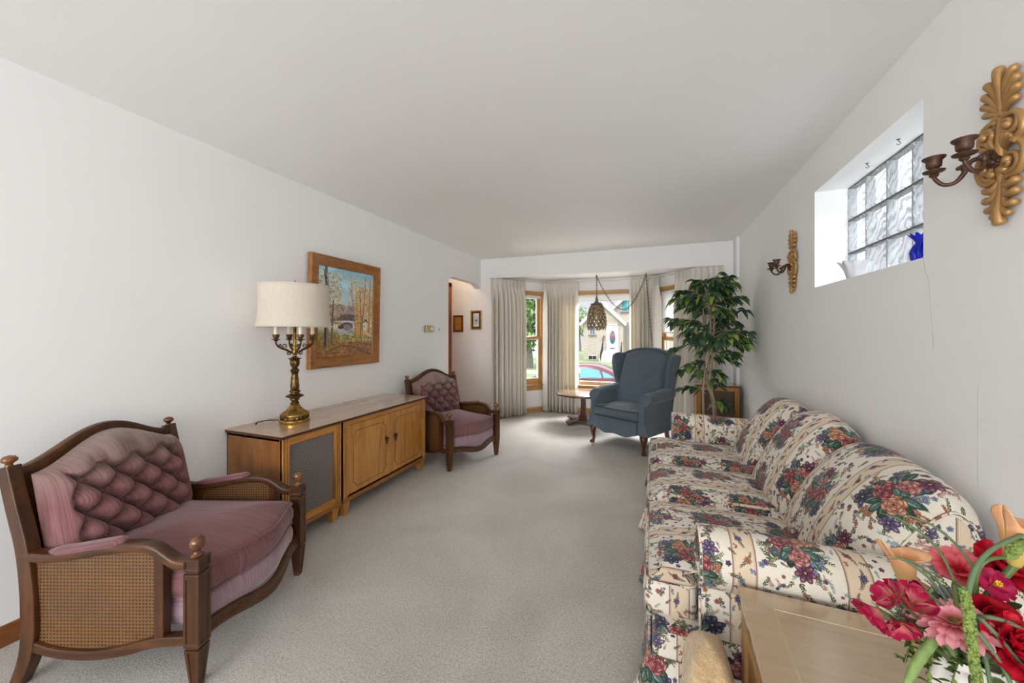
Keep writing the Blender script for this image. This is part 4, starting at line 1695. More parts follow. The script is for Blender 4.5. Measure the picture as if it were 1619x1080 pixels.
# ---------------------------------------------------------------- round pedestal table
M_TABLE = wood('table_mahogany', srgb(58, 38, 28), srgb(86, 60, 46), srgb(110, 80, 62), 'x', .3, 1, .5, .1)
M_TABTOP = wood('glossy_table_top', srgb(112, 86, 68), srgb(130, 102, 82), srgb(146, 118, 98), 'x', .12, .6, .6, .6)
pt = thing('pedestal_table', 'round dark wood pedestal table with a glossy top beside the blue wing chair', 'table', (-.946, 5.40, 0), math.radians(8))
b = MB()
b.lathe([(0, .412), (.36, .412), (.378, .416), (.384, .424), (.384, .432), (.376, .440), (.366, .443), (0, .443)], 64)
b.build('table_top', M_TABTOP, pt, smooth=35)
b = MB()
b.lathe([(.372, .408), (.386, .411), (.389, .420), (.386, .428), (.380, .430)], 64)
b.build('rim_moulding', M_TABLE, pt, smooth=50)
b = MB()
b.lathe([(.085, .045), (.085, .075), (.074, .085), (.070, .10), (.050, .125), (.046, .14), (.040, .15), (.040, .20), (.036, .34), (.040, .36), (.055, .375), (.058, .40), (.07, .412)], 8)
b.build('column', M_TABLE, pt, bevel=.002)
b = MB()
R0, R1 = .30, .105
o = []
for k in range(4):
    a = k * PI / 2 + PI / 4
    for da, r in ((-.785, R1), (-.4, R1 * 1.06), (-.27, .2), (-.2, R0 * .97), (-.1, R0), (0, R0 * 1.01), (.1, R0), (.2, R0 * .97), (.27, .2), (.4, R1 * 1.06)):
        o.append((r * math.cos(a + da), r * math.sin(a + da)))
slab(b, o, [(1.6, .026), (.004, .026), (0, .03), (0, .044), (.006, .050), (1.6, .058)], lambda a, c, h: (a, c, h))
b.build('plinth', M_TABLE, pt, smooth=40)
for k in range(4):
    a = k * PI / 2 + PI / 4
    b = MB()
    b.lathe([(0, 0), (.018, 0), (.026, .010), (.026, .02), (.016, .028), (0, .028)], 16, (.27 * math.cos(a), .27 * math.sin(a), 0))
    b.build('bun_foot', M_TABLE, pt, smooth=60)

# ---------------------------------------------------------------- far speaker cabinet
M_GRILLE2 = grille_cloth('brown_grille_cloth', srgb(92, 78, 64), srgb(112, 98, 82), 1 / .02)
t = thing('speaker_cabinet', 'wooden speaker cabinet with brown cloth front in the far right corner behind the indoor tree', 'cabinet', (.690, 5.135, 0), -PI / 2)
w, D = .44, .27
case(t, w, D, .69)
b = MB()
b.bx((-.004, -w / 2 - .012, .675), (D + .014, w / 2 + .012, .694))
tp = b.build('cabinet_top', M_TOP, t, bevel=.003)
b = MB()
b.bx((D + .0135, -w / 2 - .0125, .674), (D + .0155, w / 2 + .0125, .690))
b.build('edge_band', M_EDGE, tp)
for ya, yb in ((-w / 2, -w / 2 + .046), (w / 2 - .046, w / 2)):
    b = MB()
    pilaster(b, D + .004, ya, yb, .125, .675)
    b.build('fluted_stile', M_HONEY, t, bevel=.001)
for za, zb_ in ((.628, .675), (.125, .168)):
    b = MB()
    b.bx((D - .018, -w / 2 + .046, za), (D + .001, w / 2 - .046, zb_))
    b.build('front_rail', M_HONEYY, t, bevel=.003)
b = MB()
b.bx((D - .02, -w / 2 + .05, .165), (D - .014, w / 2 - .05, .632))
b.build('grille_cloth', M_GRILLE2, t)

# ---------------------------------------------------------------- indoor tree
def leaf_mat(name, stops, rough=.45):
    t = NT(name)
    g = t.n('ShaderNodeNewGeometry')
    c = t.ramp(g.outputs['Random Per Island'], stops)
    t.bsdf(c, rough, 0, Specular_IOR_Level=.4)
    tl = t.n('ShaderNodeBsdfTranslucent')
    t.put(tl.inputs[0], c)
    mx = t.n('ShaderNodeMixShader')
    mx.inputs[0].default_value = .25
    t.t.links.new(t.b.outputs[0], mx.inputs[1])
    t.t.links.new(tl.outputs[0], mx.inputs[2])
    t.t.links.new(mx.outputs[0], t.out.inputs[0])
    return t.mat


M_LEAF = leaf_mat('tree_leaves', [(0, srgb(52, 78, 62)), (.45, srgb(74, 104, 78)), (.74, srgb(94, 124, 82)), (.84, srgb(106, 134, 58)), (.93, srgb(150, 172, 74)), (1, srgb(176, 196, 104))])
M_BARK = wood('pale_bark', srgb(112, 94, 78), srgb(164, 144, 122), srgb(196, 178, 156), 'z', .8, 1.6)


def leaf(b, base, direction, up, L, Wd, droop=.35):
    d = V3(direction).normalized()
    s = d.cross(V3(up))
    if s.length < .05:
        s = d.cross(V3((1, 0, 0)))
    s.normalize()
    n = s.cross(d).normalized()
    vs = []
    for f, wd in ((0, .02), (.18, .62), (.42, 1.), (.68, .78), (.87, .34), (1., 0)):
        c = V3(base) + d * (L * f) - V3((0, 0, 1)) * (droop * L * f * f)
        vs += [c - s * (Wd * wd / 2) + n * (Wd * wd * .16), c, c + s * (Wd * wd / 2) + n * (Wd * wd * .16)]
    fs = []
    for i in range(5):
        a = i * 3
        fs += [(a, a + 1, a + 4, a + 3), (a + 1, a + 2, a + 5, a + 4)]
    b.add(vs, fs)


ft = thing('indoor_tree', 'tall leafy artificial ficus tree with pale twisted trunks beside the right wall, behind the sofa', 'plant', (.535, 4.28, 0))
rng = random.Random(7)
b = MB()
b.lathe([(0, 0), (.12, 0), (.135, .10), (.15, .22), (.155, .23), (.145, .235), (.135, .20), (0, .20)], 28)
b.build('pot', plain('dark_green_pot', srgb(40, 52, 44), .5), ft, smooth=40)
trunks = [spline([(.02, .0, .18), (.045, -.02, .40), (.03, .03, .62), (-.02, .03, .82), (-.028, -.01, 1.02), (0, -.02, 1.2), (.012, .01, 1.42), (-.01, .0, 1.65), (-.005, 0, 1.80)], 5),
          spline([(-.05, .02, .18), (-.055, .0, .45), (-.06, -.02, .70), (-.035, -.04, .95), (.02, .0, 1.15), (.05, .03, 1.4), (.04, .02, 1.6)], 5),
          spline([(.05, .04, .18), (.06, .02, .5), (.02, -.03, .70), (.0, -.035, .9), (.03, .02, 1.1), (-.02, .03, 1.35), (-.06, .01, 1.55)], 5)]
for k, T in enumerate(trunks):
    b = MB()
    b.tube(T, [lerp((.019, .014, .012)[k], .006, i / (len(T) - 1)) for i in range(len(T))], 8)
    b.build('trunk', M_BARK, ft, smooth=60)
tips = []
bt = MB()
for i in range(78):
    z = rng.choice([rng.uniform(.95, 1.76)] * 6 + [rng.uniform(.48, .9)])
    base = V3((rng.uniform(-.03, .03), rng.uniform(-.03, .03), z))
    a = rng.uniform(0, 2 * PI)
    if z > .95:
        R = interp([(.95, .24), (1.1, .34), (1.25, .39), (1.4, .37), (1.6, .30), (1.78, .17)], z) * rng.uniform(.65, 1.02)
        rise = rng.uniform(-.02, .14)
    else:
        R = rng.uniform(.12, .24)
        rise = rng.uniform(-.04, .1)
    e = base + V3((math.cos(a) * R, math.sin(a) * R, rise))
    if e.x > .37:
        e.x = .37
    mid = base.lerp(e, .5) + V3((0, 0, .05))
    pth = spline([tuple(base), tuple(mid), tuple(e)], 4)
    bt.tube(pth, [lerp(.0045, .0015, j / (len(pth) - 1)) for j in range(len(pth))], 5)
    tips.append((pth, a))
pth = spline([(0, 0, 1.74), (.03, -.02, 1.83), (.085, -.05, 1.90)], 4)
bt.tube(pth, .003, 5)
tips.append((pth, 0.2))
bt.build('branch', M_BARK, ft, smooth=60)
bl = MB()
for pth, a in tips:
    n = len(pth)
    for j in range(2, n):
        for q in range(2 if j < n - 1 else 4):
            p = V3(pth[j])
            an = a + rng.uniform(-1.3, 1.3)
            d = V3((math.cos(an), math.sin(an), rng.uniform(-.55, .25)))
            if p.x + d.x * .09 > .385:
                d.x = -abs(d.x)
            leaf(bl, p, d, V3((rng.uniform(-.5, .5), rng.uniform(-.5, .5), 1)), rng.uniform(.08, .11), rng.uniform(.044, .058), rng.uniform(.3, .7))
bl.build('leaves', M_LEAF, ft, smooth=60)
# ================================================================ floral sofa
TILE = .56


def floral_cloth(N=1400):
    """striped chintz: beige ribbons with sprigs, bouquets of roses on cream (one tile = TILE metres)"""
    rng = np.random.RandomState(12)
    A = np.empty((N, N, 3), np.float32)
    A[:] = (233, 224, 205)
    pm = N / .70                                     # pixels per metre

    def win(x, y, r):
        x0, x1, y0, y1 = int(x - r), int(x + r) + 2, int(y - r), int(y + r) + 2
        xs, ys = np.arange(x0, x1), np.arange(y0, y1)
        return np.ix_(ys % N, xs % N), (xs[None, :] - x).astype(np.float32), (ys[:, None] - y).astype(np.float32)

    def put(ix, m, col):
        m = m[..., None]
        A[ix] = A[ix] * (1 - m) + np.asarray(col, np.float32) * m

    def ell(x, y, rx, ry, a, col, al=1., soft=.18):
        ix, X, Y = win(x, y, max(rx, ry))
        c, s = math.cos(a), math.sin(a)
        d = np.sqrt(((X * c + Y * s) / rx) ** 2 + ((Y * c - X * s) / ry) ** 2)
        put(ix, np.clip((1 - d) / soft, 0, 1) * al, col)

    def jit(c, k=.1):
        return np.clip(np.array(c, np.float32) * (1 + rng.uniform(-k, k)) + rng.uniform(-6, 6, 3), 0, 255)

    def petal(x, y, L, w, a, dark, mid, light):
        cx, cy = x + math.cos(a) * L * .5, y + math.sin(a) * L * .5
        ell(cx, cy, L * .56, w * .56, a, dark)
        ell(cx + math.cos(a) * L * .05, cy + math.sin(a) * L * .05, L * .46, w * .44, a, mid, 1, .3)
        ell(cx + math.cos(a) * L * .2, cy + math.sin(a) * L * .2, L * .2, w * .3, a, light, .85, .6)
        for q in (-.25, .25):
            b = a + q
            ell(x + math.cos(b) * L * .5, y + math.sin(b) * L * .5, L * .3, w * .03, b, dark, .5)

    def leafp(x, y, L, w, a, dark, mid, light):
        cx, cy = x + math.cos(a) * L * .5, y + math.sin(a) * L * .5
        ell(cx, cy, L * .54, w * .54, a, dark)
        ell(cx, cy, L * .46, w * .42, a, mid, 1, .3)
        ell(cx - math.sin(a) * w * .16, cy + math.cos(a) * w * .16, L * .36, w * .16, a, light, .8, .5)
        ell(cx, cy, L * .45, w * .035, a, dark, .9)
        for q in (.3, .5, .7):
            for sg in (-1, 1):
                b = a + sg * .8
                ell(x + math.cos(a) * L * q + math.cos(b) * w * .2, y + math.sin(a) * L * q + math.sin(b) * w * .2, w * .24, w * .03, b, dark, .6)

    def rpet(x, y, L, w, a, dark, mid, light):
        cx, cy = x + math.cos(a) * L * .5, y + math.sin(a) * L * .5
        ell(cx, cy, L * .54, w * .54, a, dark)
        ell(cx, cy, L * .48, w * .48, a, mid, 1, .25)
        ell(x + math.cos(a) * L * .78, y + math.sin(a) * L * .78, L * .17, w * .38, a, light, .95, .5)
        ell(x + math.cos(a) * L * .2, y + math.sin(a) * L * .2, L * .3, w * .34, a, dark, .5, .9)

    def rose(x, y, R, dark, mid, light):
        for n, rr, ln, wd in ((6, .34, .68, .84), (5, .18, .56, .66), (4, .04, .44, .5)):
            o = rng.uniform(0, 6.28)
            for i in range(n):
                a = o + i * 2 * PI / n + rng.uniform(-.15, .15)
                rpet(x + math.cos(a) * R * rr, y + math.sin(a) * R * rr, R * ln, R * wd, a, jit(dark), jit(mid), jit(light))
        for i in range(22):
            a = i * .6
            r = R * .2 * (1 - i / 26)
            ell(x + math.cos(a) * r, y + math.sin(a) * r, R * .08, R * .035, a + PI / 2, dark if i % 3 else light, .9)
        ell(x, y, R * .1, R * .085, 0, (54, 26, 28))

    def daisy(x, y, R, n, dark, mid, light, eye=(196, 160, 90)):
        o = rng.uniform(0, 6.28)
        for i in range(n):
            a = o + i * 2 * PI / n
            petal(x + math.cos(a) * R * .12, y + math.sin(a) * R * .12, R * .9, R * 2.6 / n + R * .22, a, jit(dark), jit(mid), jit(light))
        ell(x, y, R * .2, R * .2, 0, dark)
        ell(x, y, R * .13, R * .13, 0, eye)

    def cluster(x, y, R, n, dark, mid, light, s=.26):
        for _ in range(n):
            a, r = rng.uniform(0, 6.28), R * math.sqrt(rng.uniform(0, 1)) * .85
            q = R * s * rng.uniform(.8, 1.2)
            daisy(x + math.cos(a) * r, y + math.sin(a) * r, q, 5, jit(dark), jit(mid), jit(light), (224, 206, 160))

    def sprig(x, y, L, a, stem, lf, bloom=None):
        px, py = x, y
        n = 7
        for i in range(n):
            a += rng.uniform(-.25, .25)
            nx, ny = px + math.cos(a) * L / n, py + math.sin(a) * L / n
            ell((px + nx) / 2, (py + ny) / 2, L / n * .62, max(1.4, L * .02), a, stem, .95)
            for sg in (-1, 1):
                b = a + sg * rng.uniform(.6, 1.0)
                l = L * .12 * (1.2 - i / n * .6)
                ell(nx + math.cos(b) * l, ny + math.sin(b) * l, l * .85, l * .45, b, jit(lf, .2))
            px, py = nx, ny
        if bloom:
            daisy(px, py, L * .16, 5, *bloom)

    RED = ((92, 34, 42), (150, 66, 68), (204, 134, 122))
    ROSE = ((116, 50, 54), (178, 98, 94), (220, 166, 150))
    TERRA = ((120, 66, 46), (188, 118, 86), (224, 172, 136))
    TEAL = ((40, 66, 60), (86, 124, 110), (150, 178, 160))
    GREEN = ((34, 52, 42), (62, 92, 70), (118, 144, 110))
    BLUE = ((66, 80, 116), (120, 140, 174), (180, 194, 212))
    PURP = ((60, 48, 84), (106, 90, 130), (160, 144, 172))
    NAVY = ((34, 34, 62), (70, 66, 104), (126, 124, 154))
    PLUM = ((70, 30, 52), (118, 62, 86), (176, 120, 134))
    BRN, OLV = (96, 74, 52), (92, 92, 56)

    # stripes: ribbon fill with mauve-brown edge lines
    half = N // 2
    for k in range(2):
        x0 = k * half
        w = int(.082 * pm)
        A[:, x0:x0 + w] = (228, 204, 172)
        for q, wd, col in ((0, 10, (158, 118, 106)), (13, 4, (206, 172, 148)), (w - 10, 10, (158, 118, 106)), (w - 18, 4, (206, 172, 148))):
            A[:, x0 + q:x0 + q + wd] = col
        for i in range(9):
            y = (i + .5) * N / 9 + k * 40
            x = x0 + w * (.5 + .14 * (-1) ** i)
            sprig(x, y, 74, (PI / 2 + .5 * (-1) ** i), OLV, (104, 104, 66))
            sprig(x, y, 60, (-PI / 2 + .4 * (-1) ** i), BRN, (110, 90, 62))
            daisy(x, y, 27, 6, *(PURP, TERRA, BLUE, RED)[(i + k) % 4])
            cluster(x + 30 * (-1) ** i, y + 70, 20, 4, *(TERRA, BLUE, PURP)[i % 3], s=.5)
    # scattered sprigs on the cream field
    for k in range(2):
        fx0, fx1 = k * half + .095 * pm, (k + 1) * half - .012 * pm
        for _ in range(150):
            x, y = rng.uniform(fx0, fx1), rng.uniform(0, N)
            sprig(x, y, rng.uniform(50, 100), rng.uniform(0, 6.28), *((BRN, (104, 80, 56)), (OLV, (82, 88, 54)), ((150, 108, 96), (176, 130, 116)), ((120, 140, 140), (140, 164, 160)))[rng.randint(4)])
        for _ in range(60):
            x, y = rng.uniform(fx0, fx1), rng.uniform(0, N)
            daisy(x, y, rng.uniform(12, 24), 5, *(PURP, BLUE, TERRA, NAVY, ROSE, PLUM)[rng.randint(6)])
    # bouquets: two per column, staggered
    for k in range(2):
        for j in range(2):
            cx = k * half + .215 * pm
            cy = (j + .25 + .5 * k) * half + rng.uniform(-10, 10)
            u = .001 * pm                              # one millimetre
            mir = 1 if (j + k) % 2 else -1
            for i in range(15):
                a = i * 2 * PI / 15 + rng.uniform(-.2, .2)
                r = rng.uniform(28, 62) * u
                leafp(cx + math.cos(a) * r * .9, cy + math.sin(a) * r * 1.15, rng.uniform(44, 64) * u, rng.uniform(20, 30) * u, a + rng.uniform(-.5, .5), *(TEAL, GREEN)[i % 2])
            for i in range(9):
                a = rng.uniform(0, 6.28)
                sprig(cx + math.cos(a) * 70 * u, cy + math.sin(a) * 84 * u, 52 * u, a, OLV, (96, 112, 76))
            P = lambda x, y: (cx + mir * x * u, cy + y * u)
            cluster(*P(52, 66), 36 * u, 10, *BLUE)
            cluster(*P(-58, 58), 34 * u, 10, *PURP)
            cluster(*P(68, -14), 32 * u, 11, *TERRA, s=.3)
            cluster(*P(-14, -92), 30 * u, 9, *TERRA, s=.3)
            daisy(*P(-74, -66), 38 * u, 7, *NAVY)
            daisy(*P(16, 106), 34 * u, 7, *PLUM)
            daisy(*P(58, -84), 30 * u, 6, *PURP)
            for i in range(11):
                a = i * .57 + rng.uniform(-.2, .2)
                leafp(*P(26 * math.cos(a), 34 * math.sin(a)), 62 * u, 30 * u, a if mir > 0 else PI - a, *(GREEN, TEAL, TEAL)[i % 3])
            rose(*P(8, 54), 36 * u, *ROSE)
            rose(*P(30, -20), 40 * u, *(TERRA if k else RED))
            rose(*P(-34, 4), 44 * u, *RED)
            leafp(*P(-4, 20), 46 * u, 24 * u, rng.uniform(0, 6), *TEAL)
            leafp(*P(-10, -30), 50 * u, 25 * u, -PI / 2 + rng.uniform(-.6, .6), *GREEN)
            leafp(*P(20, 18), 44 * u, 24 * u, rng.uniform(-.5, .5), *TEAL)
    g = A.mean(axis=2, keepdims=True)
    A[:] = (A * .82 + g * .18) * .97
    A += rng.normal(0, 4, (N, N, 1))
    return A


IM_FLORAL = img('floral_stripe', floral_cloth())


def floral_mat():
    t = NT('floral_sofa_cloth')
    tc = t.n('ShaderNodeTexCoord')
    mp = t.n('ShaderNodeMapping')
    t.t.links.new(tc.outputs['UV'], mp.inputs[0])
    mp.inputs['Scale'].default_value = (1 / TILE, 1 / TILE, 1)
    ti = t.n('ShaderNodeTexImage', image=IM_FLORAL)
    t.t.links.new(mp.outputs[0], ti.inputs[0])
    w = t.noise(t.obj((500, 500, 500)), 1, 2)
    t.bsdf(t.mix(1., ti.outputs[0], t.ramp(w, [(.3, (.86, .86, .86, 1)), (.7, (1, 1, 1, 1))]), 'MULTIPLY'), .85, 0, Specular_IOR_Level=.2, Sheen_Weight=.15)
    wr = t.noise(t.obj((1, 1, 1)), 9, 3)
    t.bump(t.math('ADD', t.math('MULTIPLY', w, .3), wr), .25, .008)
    return t.mat


M_FLORAL = floral_mat()
M_WELT = plain('maroon_welt', srgb(112, 76, 70), .85)


def face_uv(o, off=(0, 0), ztop=.46):
    """cloth coordinates by facing: u along the sofa, v running front to back / up"""
    me = o.data
    lay = me.uv_layers.get('UVMap') or me.uv_layers.new(name='UVMap')
    for p in me.polygons:
        n = p.normal
        for li in p.loop_indices:
            c = me.vertices[me.loops[li].vertex_index].co
            if abs(n.z) > max(abs(n.x), abs(n.y)) * .8:
                q = (c.y, c.x)
            elif abs(n.x) >= abs(n.y):
                q = (c.y, c.z - ztop)
            else:
                q = (c.x, c.z - ztop)
            lay.data[li].uv = (q[0] + off[0], q[1] + off[1])


SO = V3((.46, 2.35, 0))
sofa = thing('floral_sofa', 'long three-seat sofa in cream floral striped cloth along the right wall', 'sofa', SO)
TM = Matrix.Translation(-SO)
YN, YS = 1.475, 3.19          # inner faces of the near and far arm


def smb():
    m = MB()
    m.m = TM
    return m


b = smb()
b.bx((-.004, 1.324, .07), (.90, 3.37, .325))
o = b.build('base', M_FLORAL, sofa, bevel=.02, seg=3)
face_uv(o, (SO.y, SO.x))
b = smb()
b.grid(lambda u, v: (lerp(.86, .915, math.sin(PI * min(1, v)) ** .5 if v < .5 else 1) if True else 0, lerp(1.34, 3.35, u), lerp(.05, .66, v)), 20, 16, uv=lambda u, v: (lerp(1.34, 3.35, u), v * .7))
b.build('back_frame', M_FLORAL, sofa, smooth=60, solid=.03)

# seat cushions, the end ones wrapping in front of the arms
def rounded(poly, r, n=5):
    out = []
    k = len(poly)
    for i in range(k):
        a, p, c = V3((*poly[i - 1], 0)), V3((*poly[i], 0)), V3((*poly[(i + 1) % k], 0))
        d1, d2 = (a - p), (c - p)
        rr = min(r, d1.length * .45, d2.length * .45)
        p1, p2 = p + d1.normalized() * rr, p + d2.normalized() * rr
        for j in range(n + 1):
            f = j / n
            q = p1.lerp(p, f).lerp(p.lerp(p2, f), f)
            out.append((q.x, q.y))
    # resample long edges
    res = []
    for i, p in enumerate(out):
        q = out[(i + 1) % len(out)]
        L = math.hypot(q[0] - p[0], q[1] - p[1])
        m = max(1, int(L / .05))
        for j in range(m):
            res.append((lerp(p[0], q[0], j / m), lerp(p[1], q[1], j / m)))
    return res


YA, YB2 = 2.055, 2.615
seats = [[(-.018, 1.395), (.135, 1.395), (.14, YN), (.60, YN), (.60, YA - .004), (-.02, YA - .004)],
         [(-.02, YA + .004), (.60, YA + .004), (.60, YB2 - .004), (-.02, YB2 - .004)],
         [(-.02, YB2 + .004), (.60, YB2 + .004), (.60, YS), (.14, YS), (.135, 3.27), (-.018, 3.27)]]
for i, poly in enumerate(seats):
    ol = rounded(poly, .035)
    lay = [(1.6, .305), (.05, .305), (.018, .309), (.003, .322), (-.004, .35), (-.006, .385), (-.003, .415), (.002, .430), (.012, .440), (.04, .452), (1.16, .463), (1.4, .475), (1.7, .484), (1.999, .487)]
    b = smb()
    slab(b, ol, lay, lambda a, c, h: (a + (.012 * max(0, .1 - abs(h - .37)) / .1 if a < .1 else 0) * -1, c, h))
    o = b.build('seat_cushion', M_FLORAL, sofa, smooth=70)
    face_uv(o, (SO.y + .02, SO.x + .1 + .23 * i))
    for z in (.434, .312):
        b = smb()
        b.tube([(x - (.004 if x < .1 else 0), y, z) for x, y in ol], .0042, 5, True)
        w_ = b.build('welt', M_FLORAL, o, smooth=60)
        face_uv(w_)

# back cushions: fat domes leaning on the frame
prof = spline([(.545, .415), (.560, .455), (.592, .53), (.640, .62), (.695, .70), (.748, .760), (.796, .797), (.838, .798), (.876, .766), (.903, .705), (.916, .63), (.918, .55)], 4)
PL = [0]
for a, c in zip(prof, prof[1:]):
    PL.append(PL[-1] + math.hypot(c[0] - a[0], c[1] - a[1]))
for i, (y0, y1) in enumerate(((1.468, 2.075), (2.065, 2.635), (2.625, 3.20))):
    def bf(u, v, y0=y0, y1=y1, i_=i):
        k = v * (len(prof) - 1)
        j = min(int(k), len(prof) - 2)
        f = k - j
        x, z = lerp(prof[j][0], prof[j + 1][0], f), lerp(prof[j][1], prof[j + 1][1], f)
        a, c = prof[max(j - 1, 0)], prof[min(j + 2, len(prof) - 1)]
        tx, tz = c[0] - a[0], c[1] - a[1]
        l = math.hypot(tx, tz)
        nx, nz = -tz / l, tx / l
        e = 1 - abs(2 * u - 1) ** 2.6
        r = 1 - math.sqrt(max(0, 1 - abs(2 * u - 1) ** 9))
        m = math.sin(PI * min(1, v * 1.18)) if v < .85 else 0
        d = .058 * e * (.25 + .75 * max(0, math.sin(PI * min(1, v * 1.05)))) - .042 * r
        sag = .004 * math.sin(9 * u + 5 * v + y0 * 3)
        lift = (0, .030, .012)[i_] * e * max(0, min(1, (z - .5) / .3)) if z > .5 else 0
        return (x + nx * (d + sag), lerp(y0, y1, u), z + nz * (d + sag) + lift)

    def bu(u, v, y0=y0, y1=y1, i=i):
        k = v * (len(prof) - 1)
        j = min(int(k), len(prof) - 2)
        return (lerp(y0, y1, u) + (.02, .03, .035)[i], lerp(PL[j], PL[j + 1], k - j) + .1 + .19 * i)
    b = smb()
    b.grid(bf, 44, 44, uv=bu)
    for u_ in (0, 1):
        cap = [bf(u_, q / 44) for q in range(45)]
        b.add(cap, [tuple(range(45))], [[(p[0] + .3, p[2]) for p in cap]])
    o = b.build('back_cushion', M_FLORAL, sofa, smooth=80, merge=.0005)
    for u_ in (.004, .996):
        b = smb()
        b.tube([bf(u_, q / 40) for q in range(41)], .0045, 5)
        w_ = b.build('welt', M_FLORAL, o, smooth=60)
        face_uv(w_)

# scrolled arms
for sg, yi in ((-1, YN), (1, YS)):
    yc, zc, r = yi + sg * .088, .560, .092
    pr = [(yi, .10), (yi, .30), (yi - sg * .001, .46), (yi + sg * .004, .525)]
    for a in range(0, 13):
        an = math.radians(lerp(200, -62, a / 12))
        pr.append((yc - sg * (-math.cos(an)) * r * -1 if False else yc + sg * math.cos(an) * r, zc + math.sin(an) * r))
    pr += [(yi + sg * .118, .485), (yi + sg * .128, .46), (yi + sg * .134, .30), (yi + sg * .136, .10)]
    n = len(pr)
    S = [0]
    for a, c in zip(pr, pr[1:]):
        S.append(S[-1] + math.hypot(c[0] - a[0], c[1] - a[1]))
    S.append(S[-1] + .13)
    cy_ = yi + sg * .07
    loops, uvs = [], []
    for x, ins in ((.150, .035), (.141, .014), (.139, .006), (.145, .0), (.16, 0), (.25, 0), (.35, 0), (.45, 0), (.55, 0), (.65, 0), (.75, 0), (.86, 0), (.90, .01)):
        L = []
        for y, z in pr:
            k = 1 - ins / .09
            L.append((x, cy_ + (y - cy_) * k, .45 + (z - .45) * (1 - ins * .9) + .006 * math.sin(7 * x) * (1 if z > .5 else 0)))
        loops.append(L)
        uvs.append([(x + (.055 if sg < 0 else .26), q + (.155 if sg < 0 else .04)) for q in S])
    b = smb()
    b.loft(loops, uvs, True, True)
    o = b.build('arm', M_FLORAL, sofa, smooth=60)
    b = smb()
    b.tube([(.141, cy_ + (y - cy_) * .985, z) for y, z in pr], .005, 5)
    w_ = b.build('welt', M_FLORAL, o, smooth=60)
    face_uv(w_)

# gathered skirt: near end, front, far end
path = [(.80, 1.318), (.30, 1.318), (.03, 1.318)] + [(.012, 1.322), (-.004, 1.338), (-.008, 1.36)] + [(-.008, y) for y in (1.7, 2.05, 2.3, 2.6, 2.9, 3.3)] + [(-.004, 3.365), (.012, 3.378), (.03, 3.382), (.4, 3.382), (.80, 3.382)]
pts = []
for a, c in zip(path, path[1:]):
    L = math.hypot(c[0] - a[0], c[1] - a[1])
    m = max(1, int(L / .012))
    pts += [(lerp(a[0], c[0], j / m), lerp(a[1], c[1], j / m)) for j in range(m)]
pts.append(path[-1])
arcl = [0]
for a, c in zip(pts, pts[1:]):
    arcl.append(arcl[-1] + math.hypot(c[0] - a[0], c[1] - a[1]))
rows = [(.235, 0), (.225, .002), (.16, .35), (.09, .7), (.04, .9), (.012, 1)]
NP = len(pts)


def skp(i, j):
    x, y = pts[i]
    a, c = pts[max(i - 1, 0)], pts[min(i + 1, NP - 1)]
    tx, ty = c[0] - a[0], c[1] - a[1]
    l = math.hypot(tx, ty)
    nx, ny = -ty / l, tx / l                  # outward: path runs near end -> front -> far end
    nx, ny = (nx, ny) if (nx * (x - .45) + ny * (y - 2.35)) > 0 else (-nx, -ny)
    z, f = rows[j]
    s_ = arcl[i]
    w = .011 * math.sin(s_ * 19 + .8 * math.sin(s_ * 5))
    kick = 0
    for yk in (1.352, 2.055, 2.615, 3.35):
        if x < .02:
            kick += .05 * math.exp(-((y - yk) / .035) ** 2)
    d = .004 + f * (.018 + w + kick)
    return (x + nx * d, y + ny * d, z)


b = smb()
vs = [skp(i, j) for i in range(NP) for j in range(len(rows))]
fs, uv = [], []
for i in range(NP - 1):
    for j in range(len(rows) - 1):
        k = len(rows)
        fs.append((i * k + j, i * k + j + 1, (i + 1) * k + j + 1, (i + 1) * k + j))
        g = lambda ii, jj: (arcl[ii] * 1.25, rows[jj][0])
        uv.append([g(i, j), g(i, j + 1), g(i + 1, j + 1), g(i + 1, j)])
b.add(vs, fs, uv)
b.build('skirt', M_FLORAL, sofa, smooth=180, solid=.006)
# ================================================================ end table, bolster, flowers, sconces, window-sill glass
M_MAPLE = wood('pale_table_top', srgb(158, 132, 100), srgb(172, 146, 112), srgb(184, 158, 126), 'x', .24, .5, 1., 1.)
M_MAPLES = wood('table_side_wood', srgb(128, 92, 52), srgb(158, 120, 72), srgb(180, 142, 92), 'z', .35, .8)
et = thing('end_table', 'pale wooden end table with panelled sides between the sofa arm and the flowers', 'table', (.55, .92, 0), math.radians(-2.5))
hx, hy = .33, .345
b = MB()
b.bx((-hx, -hy, .528), (hx, hy, .548))
tp = b.build('table_top', M_MAPLE, et, bevel=.004)
b = MB()
m = .075
b.tube([(-hx + m, -hy + m, .5482), (hx - m, -hy + m, .5482), (hx - m, hy - m, .5482), (-hx + m, hy - m, .5482)], .0009, 4, True)
b.build('inlay_line', plain('pale_inlay', srgb(222, 200, 160), .3), tp)
b = MB()
for sx in (-1, 1):
    b.bx((sx * (hx - .018), -hy + .012, .06), (sx * (hx - .034), hy - .012, .528))
b2 = MB()
b2.bx((-hx + .018, -hy + .012, .06), (hx - .018, hy - .012, .528))
b2.build('cabinet_body', M_MAPLES, et, bevel=.003)
for sx in (-1, 1):
    for sy in (-1, 1):
        b = MB()
        b.bx((sx * (hx - .03) - .022, sy * (hy - .03) - .022, 0), (sx * (hx - .03) + .022, sy * (hy - .03) + .022, .528))
        b.build('leg', M_MAPLES, et, bevel=.004)
for z0, z1 in ((.47, .528), (.06, .13)):
    b = MB()
    b.bx((-hx + .010, -hy + .05, z0), (-hx + .02, hy - .05, z1))
    b.build('side_rail', M_MAPLES, et, bevel=.004)
